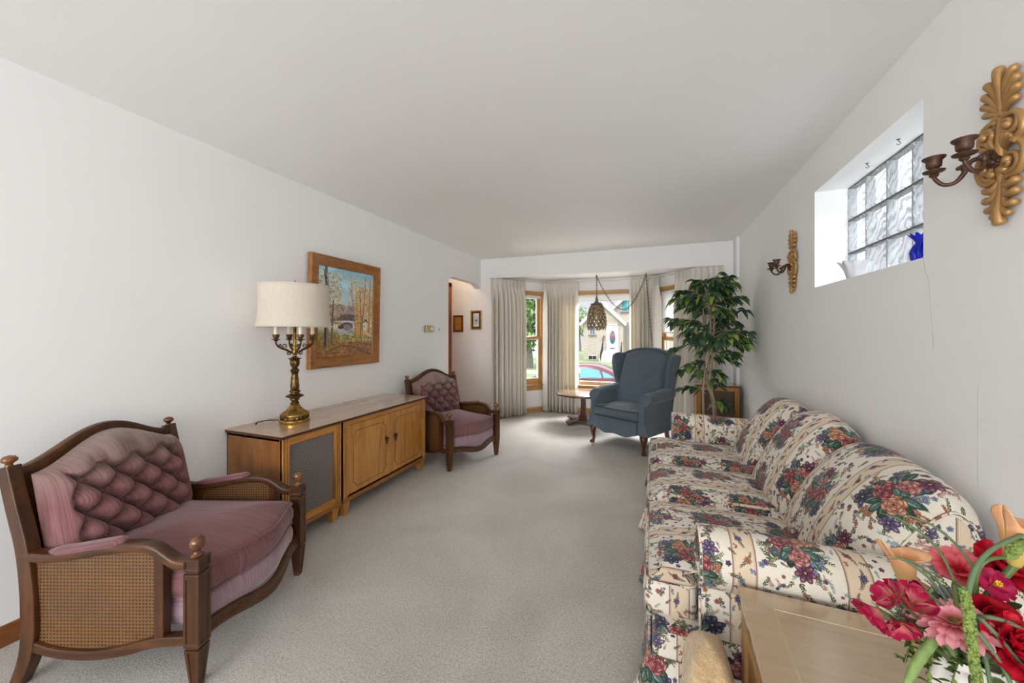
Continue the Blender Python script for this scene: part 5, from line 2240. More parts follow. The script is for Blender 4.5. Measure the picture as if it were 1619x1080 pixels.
for z0, z1 in ((.46, .472), (.128, .14)):
    b = MB()
    b.bx((-hx + .006, -hy + .05, z0), (-hx + .02, hy - .05, z1))
    b.build('panel_moulding', M_MAPLES, et, bevel=.004)


# fleece-covered bolster
def fleece():
    t = NT('beige_fleece')
    v = t.obj()
    n = t.noise(v, 55, 4, .7, .6)
    n2 = t.noise(v, 220, 3, .7)
    w = t.noise(t.obj((1, 1, 2.2)), 16, 3, .6, 2.)
    f = t.math('ADD', t.math('MULTIPLY', n, .4), t.math('ADD', t.math('MULTIPLY', n2, .3), t.math('MULTIPLY', w, .3)))
    t.bsdf(t.ramp(f, [(.32, srgb(150, 118, 80)), (.5, srgb(196, 166, 124)), (.66, srgb(220, 194, 154))]), .95, 0, Specular_IOR_Level=.05, Sheen_Weight=.5)
    t.bump(f, .8, .015)
    return t.mat


b = MB()


def bol(u, v):
    a = 2 * PI * u
    z = .442 * v
    q = max(0, (v - .72) / .28)
    k = math.sqrt(max(0, 1 - q ** 2.2)) * .97 + .03 * (v < .999)
    if v >= .999:
        k = 0.001
    n = 5.
    c, s = math.cos(a), math.sin(a)
    r = (abs(c) ** n + abs(s) ** n) ** (-1 / n)
    wob = 1 + .02 * math.sin(7 * a + 9 * v) + .012 * math.sin(17 * v + 3 * a)
    return (.064 * r * c * k * wob * lerp(.96, 1.03, math.sin(PI * min(1, v * 1.2))), .105 * r * s * k * wob, z)


b.grid(bol, 56, 40, cu=True)
o = b.build('fleece_bolster', fleece(), smooth=180)
o.location = (.143, 1.165, 0)
tag(o, 'beige fleece-covered bolster standing between the end table and the sofa', 'bolster')

# white swirled vase
VX, VY, VZ = .53, .905, .548
b = MB()
vp = [(0, 0), (.036, 0), (.040, .006), (.046, .03), (.052, .06), (.054, .095), (.050, .125), (.043, .150), (.041, .165), (.047, .185), (.050, .192), (.047, .192), (.038, .165), (.036, .12), (0, .115)]
vs = []
nseg = 64
b.grid(lambda u, v: (lambda r, z: (r * (1 + .06 * math.sin(6 * 2 * PI * u + z * 26) * (1 if r > .036 else .3)) * math.cos(2 * PI * u), r * (1 + .06 * math.sin(6 * 2 * PI * u + z * 26) * (1 if r > .036 else .3)) * math.sin(2 * PI * u), z))
       (interp([(i / (len(vp) - 1), p[0]) for i, p in enumerate(vp)], v), interp([(i / (len(vp) - 1), p[1]) for i, p in enumerate(vp)], v)), nseg, (len(vp) - 1) * 4, cu=True)
vz = b.build('vase', plain('glossy_white_china', srgb(240, 238, 232), .08, 0, .01, Coat_Weight=.5), smooth=70)
vz.location = (VX, VY, VZ)
tag(vz, 'glossy white swirled china vase on the end table, holding the flowers', 'vase')


def two_tone(name, inner, outer, rough=.5, streak=30, trans=.2):
    """petal colour running from base (u=0) to tip (u=1) along the petal's own length"""
    t = NT(name)
    uv = t.n('ShaderNodeTexCoord').outputs['UV']
    s = t.sep(uv)
    n = t.noise(t.obj((60, 60, 60)), 1.5, 3)
    f = t.math('ADD', s[1], t.math('MULTIPLY', t.math('SUBTRACT', n, .5), .3))
    c = t.ramp(f, [(.1, inner), (.75, outer)])
    t.bsdf(c, rough, 0, Specular_IOR_Level=.25)
    tl = t.n('ShaderNodeBsdfTranslucent')
    t.put(tl.inputs[0], c)
    mx = t.n('ShaderNodeMixShader')
    mx.inputs[0].default_value = trans
    t.t.links.new(t.b.outputs[0], mx.inputs[1])
    t.t.links.new(tl.outputs[0], mx.inputs[2])
    t.t.links.new(mx.outputs[0], t.out.inputs[0])
    return t.mat


M_CALLA = two_tone('peach_calla', srgb(206, 186, 96), srgb(240, 186, 140))
M_PINK = two_tone('pink_gerbera', srgb(206, 96, 96), srgb(240, 168, 176))
M_PEA = two_tone('magenta_pea', srgb(230, 150, 140), srgb(168, 18, 66))
M_RED = two_tone('red_petal', srgb(120, 6, 20), srgb(206, 26, 52))
M_MAG = two_tone('magenta_petal', srgb(214, 60, 110), srgb(160, 10, 66))
M_CORAL = two_tone('coral_petal', srgb(214, 40, 60), srgb(240, 130, 140))
M_STEM = plain('flower_stem', srgb(84, 106, 50), .5, 0, .25)
M_BLADE = leaf_mat('grass_blade', [(0, srgb(70, 96, 56)), (.5, srgb(104, 130, 92)), (1, srgb(140, 160, 128))])
M_AMA = plain('green_catkin', srgb(122, 140, 68), .8, 0, .3, 120, .8, 260)
M_EYE = plain('olive_flower_eye', srgb(104, 108, 50), .8, 0, .3, 200, .8, 400)
M_YEL = plain('yellow_stamen', srgb(226, 200, 40), .6)
M_SEPAL = plain('green_sepal', srgb(128, 156, 72), .6, 0, .2)
MOUTH = V3((VX, VY, VZ + .175))


def frame_z(d):
    return V3(d).to_track_quat('Z', 'Y').to_matrix()


def petal(b, R, c, ang, r0, L, w, rise, cup, curl=0., nv=7):
    """petal leaving the axis of frame R at angle ang; rise tilts it up the axis, cup bows it across"""
    ca, sa = math.cos(ang), math.sin(ang)
    prof = [(0, .25), (.15, .5), (.4, .82), (.65, .98), (.82, 1), (.94, .72), (1, .22)]

    def fn(u, v):
        s = (u - .5) * w * interp(prof, v)
        rad = r0 + L * v * math.cos(rise) - curl * L * max(0, v - .6) * .6
        h = L * v * math.sin(rise) + cup * (abs(u - .5) * 2) ** 2 * w * .5 - curl * L * max(0, v - .5) ** 1.6
        return V3(c) + R @ V3((ca * rad - sa * s, sa * rad + ca * s, h))
    b.grid(fn, 4, nv, uv=lambda u, v: (u, v))


def stem(t, p, bend=(0, 0, .03), r=.0032, org=None):
    a = org or MOUTH + V3((0, 0, -.05))
    e = V3(p)
    mid = a.lerp(e, .5) + V3(bend)
    o = V3(t.location)
    b = MB()
    pth = spline([tuple(a - o), tuple(mid - o), tuple(e - o)], 8)
    b.tube(pth, r, 7)
    return b.build('stem', M_STEM, t, smooth=60)


def gerbera(p, face, R0, label, m, seed):
    rng = random.Random(seed)
    t = thing('gerbera', label, 'flower', MOUTH, group='flowers in the white vase')
    o = V3(t.location)
    Rm = frame_z(face)
    c = V3(p) - o
    stem(t, V3(p) - V3(face).normalized() * .008, (0, 0, .02), .003)
    b = MB()
    for ring, (n, L, rise) in enumerate(((20, R0, .05), (18, R0 * .82, .22), (16, R0 * .5, .5), (16, R0 * .34, .75))):
        for i in range(n):
            petal(b, Rm, c + Rm @ V3((0, 0, .002 * ring)), 2 * PI * (i + .5 * ring) / n + rng.uniform(-.07, .07), R0 * .12, L * rng.uniform(.9, 1.05), R0 * (.30 if ring < 2 else .15), rise + rng.uniform(-.08, .08), .25, .35 if ring < 2 else 0)
    b.build('petals', m, t, smooth=180)
    b = MB()
    b.ball(c + Rm @ V3((0, 0, .004)), (R0 * .17, R0 * .17, R0 * .10), 14, 8, Rm)
    b.build('flower_centre', M_EYE, t, smooth=60)
    return t


def calla(p, axis, tip, Lh, label):
    """funnel flower: axis from throat to mouth, lip drawn out towards tip"""
    t = thing('calla_lily', label, 'flower', MOUTH, group='flowers in the white vase')
    o = V3(t.location)
    Rm = frame_z(axis)
    tl = Rm.transposed() @ V3(tip)
    ta = math.atan2(tl.y, tl.x)
    c = V3(p) - o
    stem(t, p, (-.02, 0, .02), .0058)

    def fn(u, v):
        a = 2 * PI * u
        r = interp([(0, .0062), (.2, .011), (.5, .0145), (.75, .017), (.9, .020), (1, .023)], v) * (Lh / .075) ** .4
        f, g = math.cos(a), -math.cos(a)
        tipk = max(0, f) ** 5
        lob = max(0, g) ** 2.5
        out = max(0, v - .62) / .38
        h = Lh * v * (.72 + .30 * tipk + .20 * lob)
        r += out ** 1.5 * (.024 * tipk + .020 * lob) - .003 * out * (1 - tipk - lob)
        h += -.020 * lob * max(0, out - .55) * 2.2 + .004 * tipk * out
        aa = a + ta
        return c + Rm @ V3((r * math.cos(aa), r * math.sin(aa) * (1 - .45 * out * tipk), h))
    b = MB()
    b.grid(fn, 40, 22, uv=lambda u, v: (u, v))
    b.build('spathe', M_CALLA, t, smooth=180, solid=.0012)
    b = MB()
    b.tube([c + Rm @ V3((0, 0, Lh * f)) for f in (.1, .3, .5, .7)], [.003, .0035, .003, .001], 8)
    b.build('spadix', M_YEL, t, smooth=60)
    return t


def bloom(name, p, face, label, m, rings, cat='flower', eye=None, stem_r=.0025, seed=1, sepal=True):
    rng = random.Random(seed)
    t = thing(name, label, cat, MOUTH, group='flowers in the white vase')
    o = V3(t.location)
    Rm = frame_z(face)
    c = V3(p) - o
    stem(t, p, (0, 0, .015), stem_r)
    b = MB()
    for k, (n, L, w, rise, cup, curl) in enumerate(rings):
        off = rng.uniform(0, 6)
        for i in range(n):
            petal(b, Rm, c, off + 2 * PI * i / n + rng.uniform(-.15, .15), .002, L * rng.uniform(.92, 1.08), w, rise, cup, curl, 8)
    b.build('petals', m, t, smooth=180)
    if sepal:
        b = MB()
        for i in range(5):
            petal(b, Rm, c - Rm @ V3((0, 0, .002)), 2 * PI * i / 5, .001, .012, .006, .1, .2)
        b.build('sepals', M_SEPAL, t, smooth=180)
    if eye:
        b = MB()
        for i in range(7):
            a = 2 * PI * i / 7
            b.tube([c + Rm @ V3((0, 0, .002)), c + Rm @ V3((.004 * math.cos(a), .004 * math.sin(a), .016))], .0012, 5)
        b.build('stamens', eye, t, smooth=60)
    return t


TOCAM = V3((-.35, -.8, .45))
calla((.447, .916, .818), (-.20, -.05, 1), (-1, -.2, .1), .092, 'peach calla lily leaning out at the left of the bouquet, against the sofa arm')
calla((.580, .905, .900), (.03, 0, 1), (-1, -.3, .2), .10, 'tall peach calla lily rising highest, above the bouquet against the white wall')
gerbera((.456, .818, .829), (-.32, -.12, .94), .050, 'open pink gerbera daisy facing up, at the lower left of the bouquet above the vase', M_PINK, 1)
gerbera((.575, 1.00, .848), (.15, .1, 1), .060, 'pink gerbera daisy seen edge-on at the back of the bouquet, before the sofa', M_PINK, 2)
PEA = [(5, .030, .032, .55, .5, .3), (3, .022, .022, .95, .6, .1)]
for k, (p, f, lab, L) in enumerate((((.351, .796, .840), (-.6, -.2, -.5), 'magenta sweet pea blossom hanging lowest at the far left tip of the spray', 1.1),
                                    ((.376, .806, .858), (-.5, -.1, .3), 'magenta sweet pea blossom just above the hanging one at the left of the spray', .9),
                                    ((.402, .817, .848), (.1, -.4, .8), 'bright pink sweet pea blossom between the hanging one and the open pink gerbera', 1.),
                                    ((.382, .808, .820), (-.1, -.6, -.3), 'pale pink sweet pea blossom below its spray mates, next to the open pink gerbera', .9))):
    bloom('sweet_pea', p, f, lab, M_PEA, [(n, l * L, w * L, r, c, q) for n, l, w, r, c, q in PEA], seed=k + 3)
bloom('flower_bud', (.438, .85, .853), (-.8, -.2, .5), 'small closed crimson bud above the open pink gerbera', M_MAG, [(5, .022, .014, 1.2, .6, 0)], seed=9)
ROSE = [(6, .052, .056, .35, .5, .5), (6, .044, .05, .75, .6, .4), (5, .036, .042, 1.05, .7, .2), (4, .026, .03, 1.3, .8, 0)]
bloom('silk_rose', (.512, .800, .818), (.05, -.75, .6), 'large red silk rose at the lower right of the bouquet', M_RED, ROSE, seed=21, stem_r=.003)
bloom('silk_rose', (.535, .951, .852), (-.2, -.5, .8), 'red and coral silk flower in the middle of the bouquet, below the edge-on gerbera', M_CORAL, [(7, .040, .038, .35, .5, .4), (5, .028, .030, .8, .6, .2)], seed=22)
bloom('silk_rose', (.604, .974, .858), (.2, -.5, .8), 'crimson silk flower at the right edge, behind the tall calla stem', M_RED, [(7, .05, .05, .3, .5, .4), (5, .036, .04, .8, .6, .2)], seed=23)
bloom('orchid', (.54, .885, .870), (.1, -.7, .6), 'dark magenta orchid with a yellow centre in the middle of the bouquet', M_MAG, [(5, .027, .026, .3, .4, .3), (3, .018, .017, .9, .5, 0)], eye=M_YEL, seed=24)
bloom('orchid', (.528, .870, .826), (-.1, -.8, .3), 'dark red bloom tucked deep between the pink gerbera and the red rose', M_RED, [(6, .034, .034, .35, .5, .3), (4, .024, .026, .9, .5, 0)], seed=25)


def catkin(label, pts, r):
    t = thing('amaranth', label, 'flower', MOUTH, group='flowers in the white vase')
    o = V3(t.location)
    P = [tuple(V3(p) - o) for p in spline(pts, 10)]
    stem(t, pts[0], (-.03, -.02, .09), .003)
    b = MB()
    rr = random.Random(5)
    n = len(P)
    for i in range(n - 1):
        for q in range(9):
            a = rr.uniform(0, 6.28)
            k = r * interp([(0, .8), (.2, 1), (.8, .9), (1, .4)], i / n)
            c = V3(P[i]).lerp(V3(P[i + 1]), rr.random()) + V3((math.cos(a) * k, math.sin(a) * k, rr.uniform(-.3, .3) * k))
            b.ball(c, k * rr.uniform(.38, .6), 6, 4)
    b.tube(P, r * .8, 8)
    o2 = b.build('tassel', M_AMA, t, smooth=60)
    return t


catkin('green amaranth tassel hanging straight down in front of the vase', [(.435, .762, .915), (.440, .762, .88), (.447, .768, .83), (.455, .772, .775), (.462, .776, .72)], .0052)
catkin('short green amaranth tassel arching at the right edge of the bouquet', [(.553, .872, .928), (.563, .874, .946), (.578, .88, .952), (.596, .89, .945)], .0065)


def blade(label, pts, w, name='grass_blade', m=None):
    P = [V3(p) for p in spline(pts, 9)]
    b = MB()
    n = len(P)
    vs = []
    for i, p in enumerate(P):
        d = (P[min(i + 1, n - 1)] - P[max(i - 1, 0)]).normalized()
        s = d.cross(TOCAM)
        s = s.normalized() if s.length > .01 else V3((1, 0, 0))
        k = w * interp([(0, .7), (.3, 1), (.75, .8), (1, .08)], i / (n - 1))
        nn = s.cross(d)
        vs += [p - s * k - MOUTH, p + nn * k * .35 - MOUTH, p + s * k - MOUTH]
    fs = []
    for i in range(n - 1):
        a = i * 3
        fs += [(a, a + 1, a + 4, a + 3), (a + 1, a + 2, a + 5, a + 4)]
    b.add(vs, fs)
    o = b.build(name, m or M_BLADE, smooth=180, solid=.0006)
    o.location = MOUTH
    return tag(o, label, 'leaf', 'grass leaves in the white vase')


G = (.50, .87, .74)
lab = 'long thin green grass leaf arching out of the bouquet'
blade('grass leaf arching highest, over the middle of the bouquet towards the tall calla', [G, (.47, .82, .86), (.50, .84, .93), (.57, .88, .962), (.65, .93, .965)], .0036)
for pts in ([G, (.48, .86, .83), (.46, .87, .87), (.43, .88, .89), (.405, .885, .885)],
            [G, (.475, .85, .82), (.45, .855, .87), (.42, .86, .895), (.395, .865, .902)],
            [G, (.50, .89, .84), (.49, .92, .90), (.46, .95, .93), (.43, .97, .935)],
            [G, (.53, .90, .86), (.52, .93, .91), (.49, .96, .935), (.45, .98, .935)],
            [G, (.47, .84, .81), (.44, .84, .855), (.40, .845, .865), (.375, .848, .84)]):
    blade('thin grass leaf fanning out over the left of the bouquet', pts, .0024)
for pts in ([G, (.48, .82, .82), (.47, .80, .85), (.475, .79, .80), (.48, .785, .74), (.483, .78, .67)],
            [G, (.48, .82, .83), (.47, .79, .86), (.50, .775, .82), (.53, .765, .765), (.55, .757, .71)],
            [G, (.47, .81, .82), (.455, .775, .85), (.48, .77, .81), (.50, .768, .75), (.51, .766, .69)],
            [G, (.485, .83, .83), (.48, .80, .86), (.51, .79, .86), (.545, .785, .83), (.555, .78, .76)]):
    blade('grass leaf drooping down in front of the white vase', pts, .003)
blade('broad green strap leaf drooping left over the table, below the open pink gerbera', [(.485, .87, .745), (.44, .82, .805), (.405, .785, .80), (.375, .76, .775), (.345, .735, .735)], .0075, 'strap_leaf', plain('strap_leaf_green', srgb(124, 150, 84), .5, 0, .25, 60))

# feathery little sprig under the gerbera
rng = random.Random(31)
t = thing('fern_sprig', 'feathery green sprig hanging beside the vase, below the pink gerbera', 'leaf', MOUTH)
M_SPRIG = leaf_mat('sprig_leaf', [(0, srgb(62, 84, 40)), (.6, srgb(110, 140, 60)), (1, srgb(160, 180, 90))])
for pts in ([(.47, .85, .75), (.43, .81, .79), (.41, .79, .76), (.405, .78, .70)], [(.48, .85, .75), (.45, .80, .78), (.43, .78, .745), (.425, .77, .68)], [(.47, .86, .76), (.42, .82, .81), (.395, .80, .80), (.38, .79, .765)],
            [(.52, .86, .75), (.52, .81, .77), (.515, .79, .74), (.515, .78, .68)]):
    P = [V3(p) - MOUTH for p in spline(pts, 8)]
    b = MB()
    b.tube(P, .0011, 5)
    stalk = b.build('stalk', M_STEM, t, smooth=60)
    bl = MB()
    for i in range(6, len(P)):
        for q in range(2):
            a = rng.uniform(0, 6.28)
            leaf(bl, P[i], V3((math.cos(a), math.sin(a), rng.uniform(-.4, .5))), (0, 0, 1), rng.uniform(.010, .018), .006, .2)
    bl.build('leaflets', M_SPRIG, stalk, smooth=60)
rng = random.Random(41)
t = thing('foliage_spray', 'dark green filler leaves packed between the flowers in the vase', 'leaf', MOUTH)
bl = MB()
for i in range(60):
    a = rng.uniform(0, 6.28)
    r = rng.uniform(.01, .07)
    p = V3((r * math.cos(a), r * math.sin(a) * .9, rng.uniform(-.01, .085)))
    leaf(bl, p, V3((math.cos(a + rng.uniform(-.8, .8)), math.sin(a), rng.uniform(-.2, .8))), (0, 0, 1), rng.uniform(.03, .05), .017, .3)
bl.build('leaves', leaf_mat('filler_leaf', [(0, srgb(34, 50, 28)), (.6, srgb(58, 80, 40)), (1, srgb(96, 120, 60))]), t, smooth=60)

# ---------------------------------------------------------------- gilded two-arm wall sconces
def gold_carved():
    t = NT('carved_gilt')
    v = t.obj()
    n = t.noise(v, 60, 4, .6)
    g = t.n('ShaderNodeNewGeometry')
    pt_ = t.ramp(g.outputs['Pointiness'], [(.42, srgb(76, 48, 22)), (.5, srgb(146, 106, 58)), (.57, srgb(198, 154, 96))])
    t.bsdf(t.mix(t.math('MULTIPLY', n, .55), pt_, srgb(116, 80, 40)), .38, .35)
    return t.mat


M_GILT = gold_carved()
M_RUST = plain('brown_antique_metal', srgb(86, 60, 46), .45, .45, .3, 60, .3, 150)


def lobe(b, pts, r0, r1, flat=.6):
    P = spline(pts, 6)
    n = len(P)
    b.tube(P, [interp([(0, r0), (.55, lerp(r0, r1, .75)), (.85, r1), (.96, r1 * .7), (1, r1 * .2)], i / (n - 1)) for i in range(n)], 10, flat=1, up=(1, 0, 0))


def spiral(b, c, R, a0, turns, sgn, r0, r1, x0=.014, bump=.012):
    P = []
    n = int(26 * turns)
    for i in range(n + 1):
        f = i / n
        a = a0 + sgn * f * turns * 2 * PI
        rr = R * (1 - .82 * f)
        P.append((x0 + bump * f, c[0] + rr * math.cos(a), c[1] + rr * math.sin(a)))
    b.tube(P, [lerp(r0, r1, i / n) for i in range(n + 1)], 8, up=(1, 0, 0))
    b.ball(P[-1], r1 * 1.9, 10, 7)


def make_sconce(label):
    """x out of the wall, y along it, z up; origin at the arm boss"""
    t = thing('wall_sconce', label, 'sconce', group='gilded wall sconces')
    b = MB()
    # upper plume
    lobe(b, [(.012, 0, .13), (.016, 0, .20), (.020, 0, .25), (.016, 0, .275)], .006, .014)
    for s in (-1, 1):
        for (y0, z0, y1, z1, y2, z2, r) in ((.004, .15, .022, .215, .050, .252, .012), (.005, .145, .028, .19, .060, .222, .012), (.005, .14, .030, .170, .064, .192, .0115), (.004, .135, .028, .150, .058, .160, .0105)):
            lobe(b, [(.010, s * y0, z0), (.016, s * y1, z1), (.014, s * y2, z2)], .005, r)
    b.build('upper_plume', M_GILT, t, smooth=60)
    b = MB()
    lobe(b, [(.012, 0, -.045), (.016, 0, -.11), (.020, 0, -.160), (.014, 0, -.185)], .006, .015)
    for s in (-1, 1):
        for (y0, z0, y1, z1, y2, z2, r) in ((.005, -.045, .024, -.075, .058, -.066, .0125), (.005, -.055, .024, -.100, .060, -.098, .012), (.004, -.065, .020, -.125, .052, -.130, .0115), (.003, -.075, .012, -.14, .032, -.160, .010)):
            lobe(b, [(.010, s * y0, z0), (.016, s * y1, z1), (.013, s * y2, z2)], .005, r)
    b.build('lower_plume', M_GILT, t, smooth=60)
    b = MB()
    for s in (-1, 1):
        spiral(b, (s * .036, .092), .034, PI / 2 + s * .9, 1.5, s * -1, .0085, .006)
        b.tube(spline([(.014, 0, .14), (.016, s * .02, .125), (.016, s * .052, .118), (.016, s * .070, .09), (.014, s * .066, .06), (.013, s * .040, .045)], 6), .0085, 8, up=(1, 0, 0))
        spiral(b, (s * .034, -.012), .030, -PI / 2 - s * .4, 1.4, s, .0085, .006)
        b.tube(spline([(.012, s * .012, .05), (.016, s * .045, .045), (.016, s * .074, .020), (.016, s * .076, -.015), (.014, s * .055, -.048), (.012, s * .012, -.05)], 6), .009, 8, up=(1, 0, 0))
        for q in range(4):
            lobe(b, [(.012, s * .008, .03), (.022, s * (.018 + q * .010), .055 + q * .004 - q * q * .003), (.020, s * (.024 + q * .013), .075 - q * q * .005)], .004, .0075)
        b.ball((.02, s * .02, -.03), .012, 12, 8)
        b.ball((.018, s * .03, .095), .010, 12, 8)
    b.tube([(.012, 0, -.06), (.014, 0, .0), (.014, 0, .08), (.012, 0, .145)], [.008, .014, .010, .007], 10)
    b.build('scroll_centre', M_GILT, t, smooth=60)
    b = MB()
    for i in range(8):
        a = 2 * PI * i / 8
        b.ball((.026, .012 * math.cos(a), .012 * math.sin(a)), (.008, .007, .007), 8, 6)
    b.ball((.032, 0, 0), .011, 12, 8)
    b.build('boss', M_RUST, t, smooth=60)
    for s in (-1, 1):
        b = MB()
        pth = spline([(.028, s * .006, .004), (.045, s * .018, .022), (.062, s * .030, .018), (.070, s * .036, -.008), (.086, s * .046, -.034), (.108, s * .056, -.034), (.124, s * .061, -.014), (.127, s * .062, .0)], 7)
        b.tube(pth, [lerp(.0075, .0052, i / (len(pth) - 1)) for i in range(len(pth))], 10)
        b.ball((.070, s * .036, .004), (.010, .009, .013), 10, 7)
        for q in range(5):
            b.ball((.058 + .006 * q, s * (.028 + .003 * q), .022 - .004 * q), .0065, 8, 6)
        ar = b.build('arm', M_RUST, t, smooth=60)
        b = MB()
        b.lathe([(0, -.006), (.008, -.006), (.012, 0), (.009, .004), (.024, .010), (.026, .014), (.014, .013), (.010, .020), (.017, .026), (.0185, .036), (.018, .044), (.026, .052), (.027, .056), (.020, .055), (.014, .045), (0, .040)], 24, (.127, s * .062, 0))
        b.build('candle_cup', M_RUST, ar, smooth=50)
    return t


sc1 = make_sconce('nearest gilded wall sconce with two empty candle cups, right of the glass-block window')
sc1.location = (XR, 1.515, 1.797)
sc1.rotation_euler = (0, 0, PI)
dup(sc1, (XR, 3.252, 1.770), PI, 'farther gilded wall sconce beyond the glass-block window, above the end of the sofa')

# ---------------------------------------------------------------- glass on the recess sill, hooks above
def clear_glass(name, tint, mix=.35, rough=.05):
    t = NT(name)
    g = t.n('ShaderNodeBsdfGlossy', Roughness=rough)
    tr = t.n('ShaderNodeBsdfTransparent', Color=tint)
    df = t.n('ShaderNodeBsdfDiffuse', Color=tint)
    m1 = t.n('ShaderNodeMixShader')
    m1.inputs[0].default_value = mix
    t.t.links.new(tr.outputs[0], m1.inputs[1])
    t.t.links.new(df.outputs[0], m1.inputs[2])
    m2 = t.n('ShaderNodeMixShader')
    lw = t.n('ShaderNodeLayerWeight', Blend=.25)
    t.t.links.new(lw.outputs['Fresnel'], m2.inputs[0])
    t.t.links.new(m1.outputs[0], m2.inputs[1])
    t.t.links.new(g.outputs[0], m2.inputs[2])
    t.t.links.new(m2.outputs[0], t.out.inputs[0])
    return t.mat


def ruffle(prof, n, amp, z_from, z_to, seg=96):
    b = MB()
    k = len(prof) - 1

    def fn(u, v):
        r = interp([(i / k, p[0]) for i, p in enumerate(prof)], v)
        z = interp([(i / k, p[1]) for i, p in enumerate(prof)], v)
        f = max(0, min(1, (z - z_from) / (z_to - z_from)))
        r *= 1 + amp * f * math.sin(n * 2 * PI * u)
        z += amp * .05 * f * math.sin(n * 2 * PI * u)
        return (r * math.cos(2 * PI * u), r * math.sin(2 * PI * u), z)
    b.grid(fn, seg, k * 4, cu=True)
    return b


b = ruffle([(0, .004), (.030, .0), (.034, .006), (.040, .03), (.048, .06), (.062, .09), (.072, .105)], 9, .10, .04, .10)
o = b.build('glass_bowl', clear_glass('frosted_white_glass', (.93, .93, .95, 1), .55, .15), smooth=180, solid=.003)
o.location = (1.045, 2.60, RZ0)
tag(o, 'frosted white glass bowl with ruffled rim at the far end of the high sill', 'bowl')
b = ruffle([(0, .004), (.026, 0), (.030, .004), (.034, .02), (.036, .045), (.030, .065), (.021, .080), (.020, .088), (.030, .105), (.042, .122)], 12, .12, -.05, .02)
o = b.build('glass_vase', clear_glass('cobalt_glass', (.05, .08, .85, 1), .35), smooth=180, solid=.003)
o.location = (1.045, 2.045, RZ0)
tag(o, 'cobalt blue fluted glass vase at the near end of the high window sill', 'vase')
for k, (x, y, lb) in enumerate(((1.05, 2.493, 'small metal hook in the top of the window recess, above the glass bowl'), (1.055, 2.235, 'small metal hook in the top of the window recess, nearer the blue vase'))):
    b = MB()
    b.lathe([(0, 0), (.008, 0), (.006, -.003), (.0025, -.004), (.002, -.011), (0, -.011)], 14)
    b.tube([(.007 * math.sin(a), 0, -.018 + .007 * math.cos(a)) for a in [i * .5 for i in range(0, 10)]], .0018, 7)
    o = b.build('cup_hook', M_STEEL, smooth=60)
    o.location = (x, y, RZ1)
    tag(o, lb, 'hook', 'hooks in the window recess')
# ================================================================ the street outside
ZG = -1.30
M_LAWN = plain('lawn_grass', srgb(112, 130, 88), .9, 0, .25, 3, .6, 40)
M_ROAD = plain('asphalt', srgb(150, 152, 158), .9, 0, .08, 8)
M_CONC = plain('concrete', srgb(206, 202, 196), .9, 0, .06, 10)
b = MB()
b.bx((-40, 6.4, ZG - .2), (30, 10.6, ZG)).bx((-40, 20.6, ZG - .2), (30, 60, ZG))
o = b.build('lawn', M_LAWN)
o['kind'] = 'structure'
b = MB()
b.bx((-5, 6.5, ZG - .1), (3.6, 10.6, ZG + .03))
struct(b.build('path', M_CONC))  # unseen pale slab, added to bounce light up to the bay ceiling
b = MB()
b.bx((-40, 12.6, ZG - .25), (30, 20.6, ZG - .08))
struct(b.build('street', M_ROAD))
b = MB()
b.bx((-40, 10.6, ZG - .2), (30, 12.6, ZG + .02))
struct(b.build('sidewalk', M_CONC))
b = MB()
b.bx((-40, 22.6, ZG - .1), (30, 24.4, ZG + .02))
struct(b.build('sidewalk_far', M_CONC))


def brick(name, c1, c2, mortar, scale=1.):
    t = NT(name)
    v = t.obj((1, 1, 1), (PI / 2, 0, 0))
    bt = t.n('ShaderNodeTexBrick')
    t.t.links.new(v, bt.inputs['Vector'])
    for k, q in (('Color1', c1), ('Color2', c2), ('Mortar', mortar), ('Scale', scale), ('Mortar Size', .012), ('Brick Width', .34), ('Row Height', .14)):
        bt.inputs[k].default_value = q
    t.bsdf(bt.outputs[0], .85, 0)
    return t.mat


M_BRICK = brick('cream_brick', srgb(180, 168, 156), srgb(164, 151, 140), srgb(186, 178, 170))
M_TRIM = plain('white_house_trim', srgb(206, 204, 204), .6, 0, .02)
M_ROOF = plain('grey_roof_shingle', srgb(150, 142, 138), .9, 0, .15, 4)
M_DARKM = plain('dark_iron', srgb(40, 44, 54), .5, .3)
M_WINB = plain('blue_grey_window', srgb(96, 120, 140), .08, 0, .2, 2)
M_TEAL = plain('teal_window', srgb(70, 130, 136), .08, 0, .3, 2)
HYF = 35.5
hs = thing('house', 'cream brick house with white gables and front steps across the street', 'house', (-4.4, HYF, ZG))
HM = Matrix.Translation(-V3((-4.4, HYF, ZG)))


def hmb():
    m = MB()
    m.m = HM
    return m


b = hmb()
b.prism([(-6.2, ZG), (-2.6, ZG), (-2.6, 2.25), (-4.55, 4.05), (-6.2, 2.25)], HYF, HYF + 4, 'y')
b.build('front_wing', M_BRICK, hs)
b = hmb()
b.prism([(-5.2, ZG), (3.5, ZG), (3.5, 3.0), (-.6, 6.4), (-4.4, 3.0), (-5.2, 3.0)], HYF + 2.2, HYF + 12, 'y')
b.build('main_block', M_BRICK, hs)
for (x0, z0, x1, z1, y) in ((-6.5, 2.0, -4.55, 4.15, HYF), (-2.3, 2.0, -4.55, 4.15, HYF), (-4.7, 2.75, -.6, 6.5, HYF + 2.2), (3.8, 2.75, -.6, 6.5, HYF + 2.2)):
    b = hmb()
    b.bar([(x0, y - .15, z0), (x1, y - .15, z1)], rrect(.3, .26, .02, 1), up=(0, 0, 1))
    b.build('fascia', M_TRIM, hs)
    b = hmb()
    b.bar([(x0, y + 1.9, z0 + .2), (x1, y + 1.9, z1 + .2)], rrect(4.3, .1, .02, 1), up=(0, 0, 1))
    b.build('roof', M_ROOF, hs)
b = hmb()
b.bx((-3.98, HYF - .06, -.45), (-3.06, HYF, 1.98))
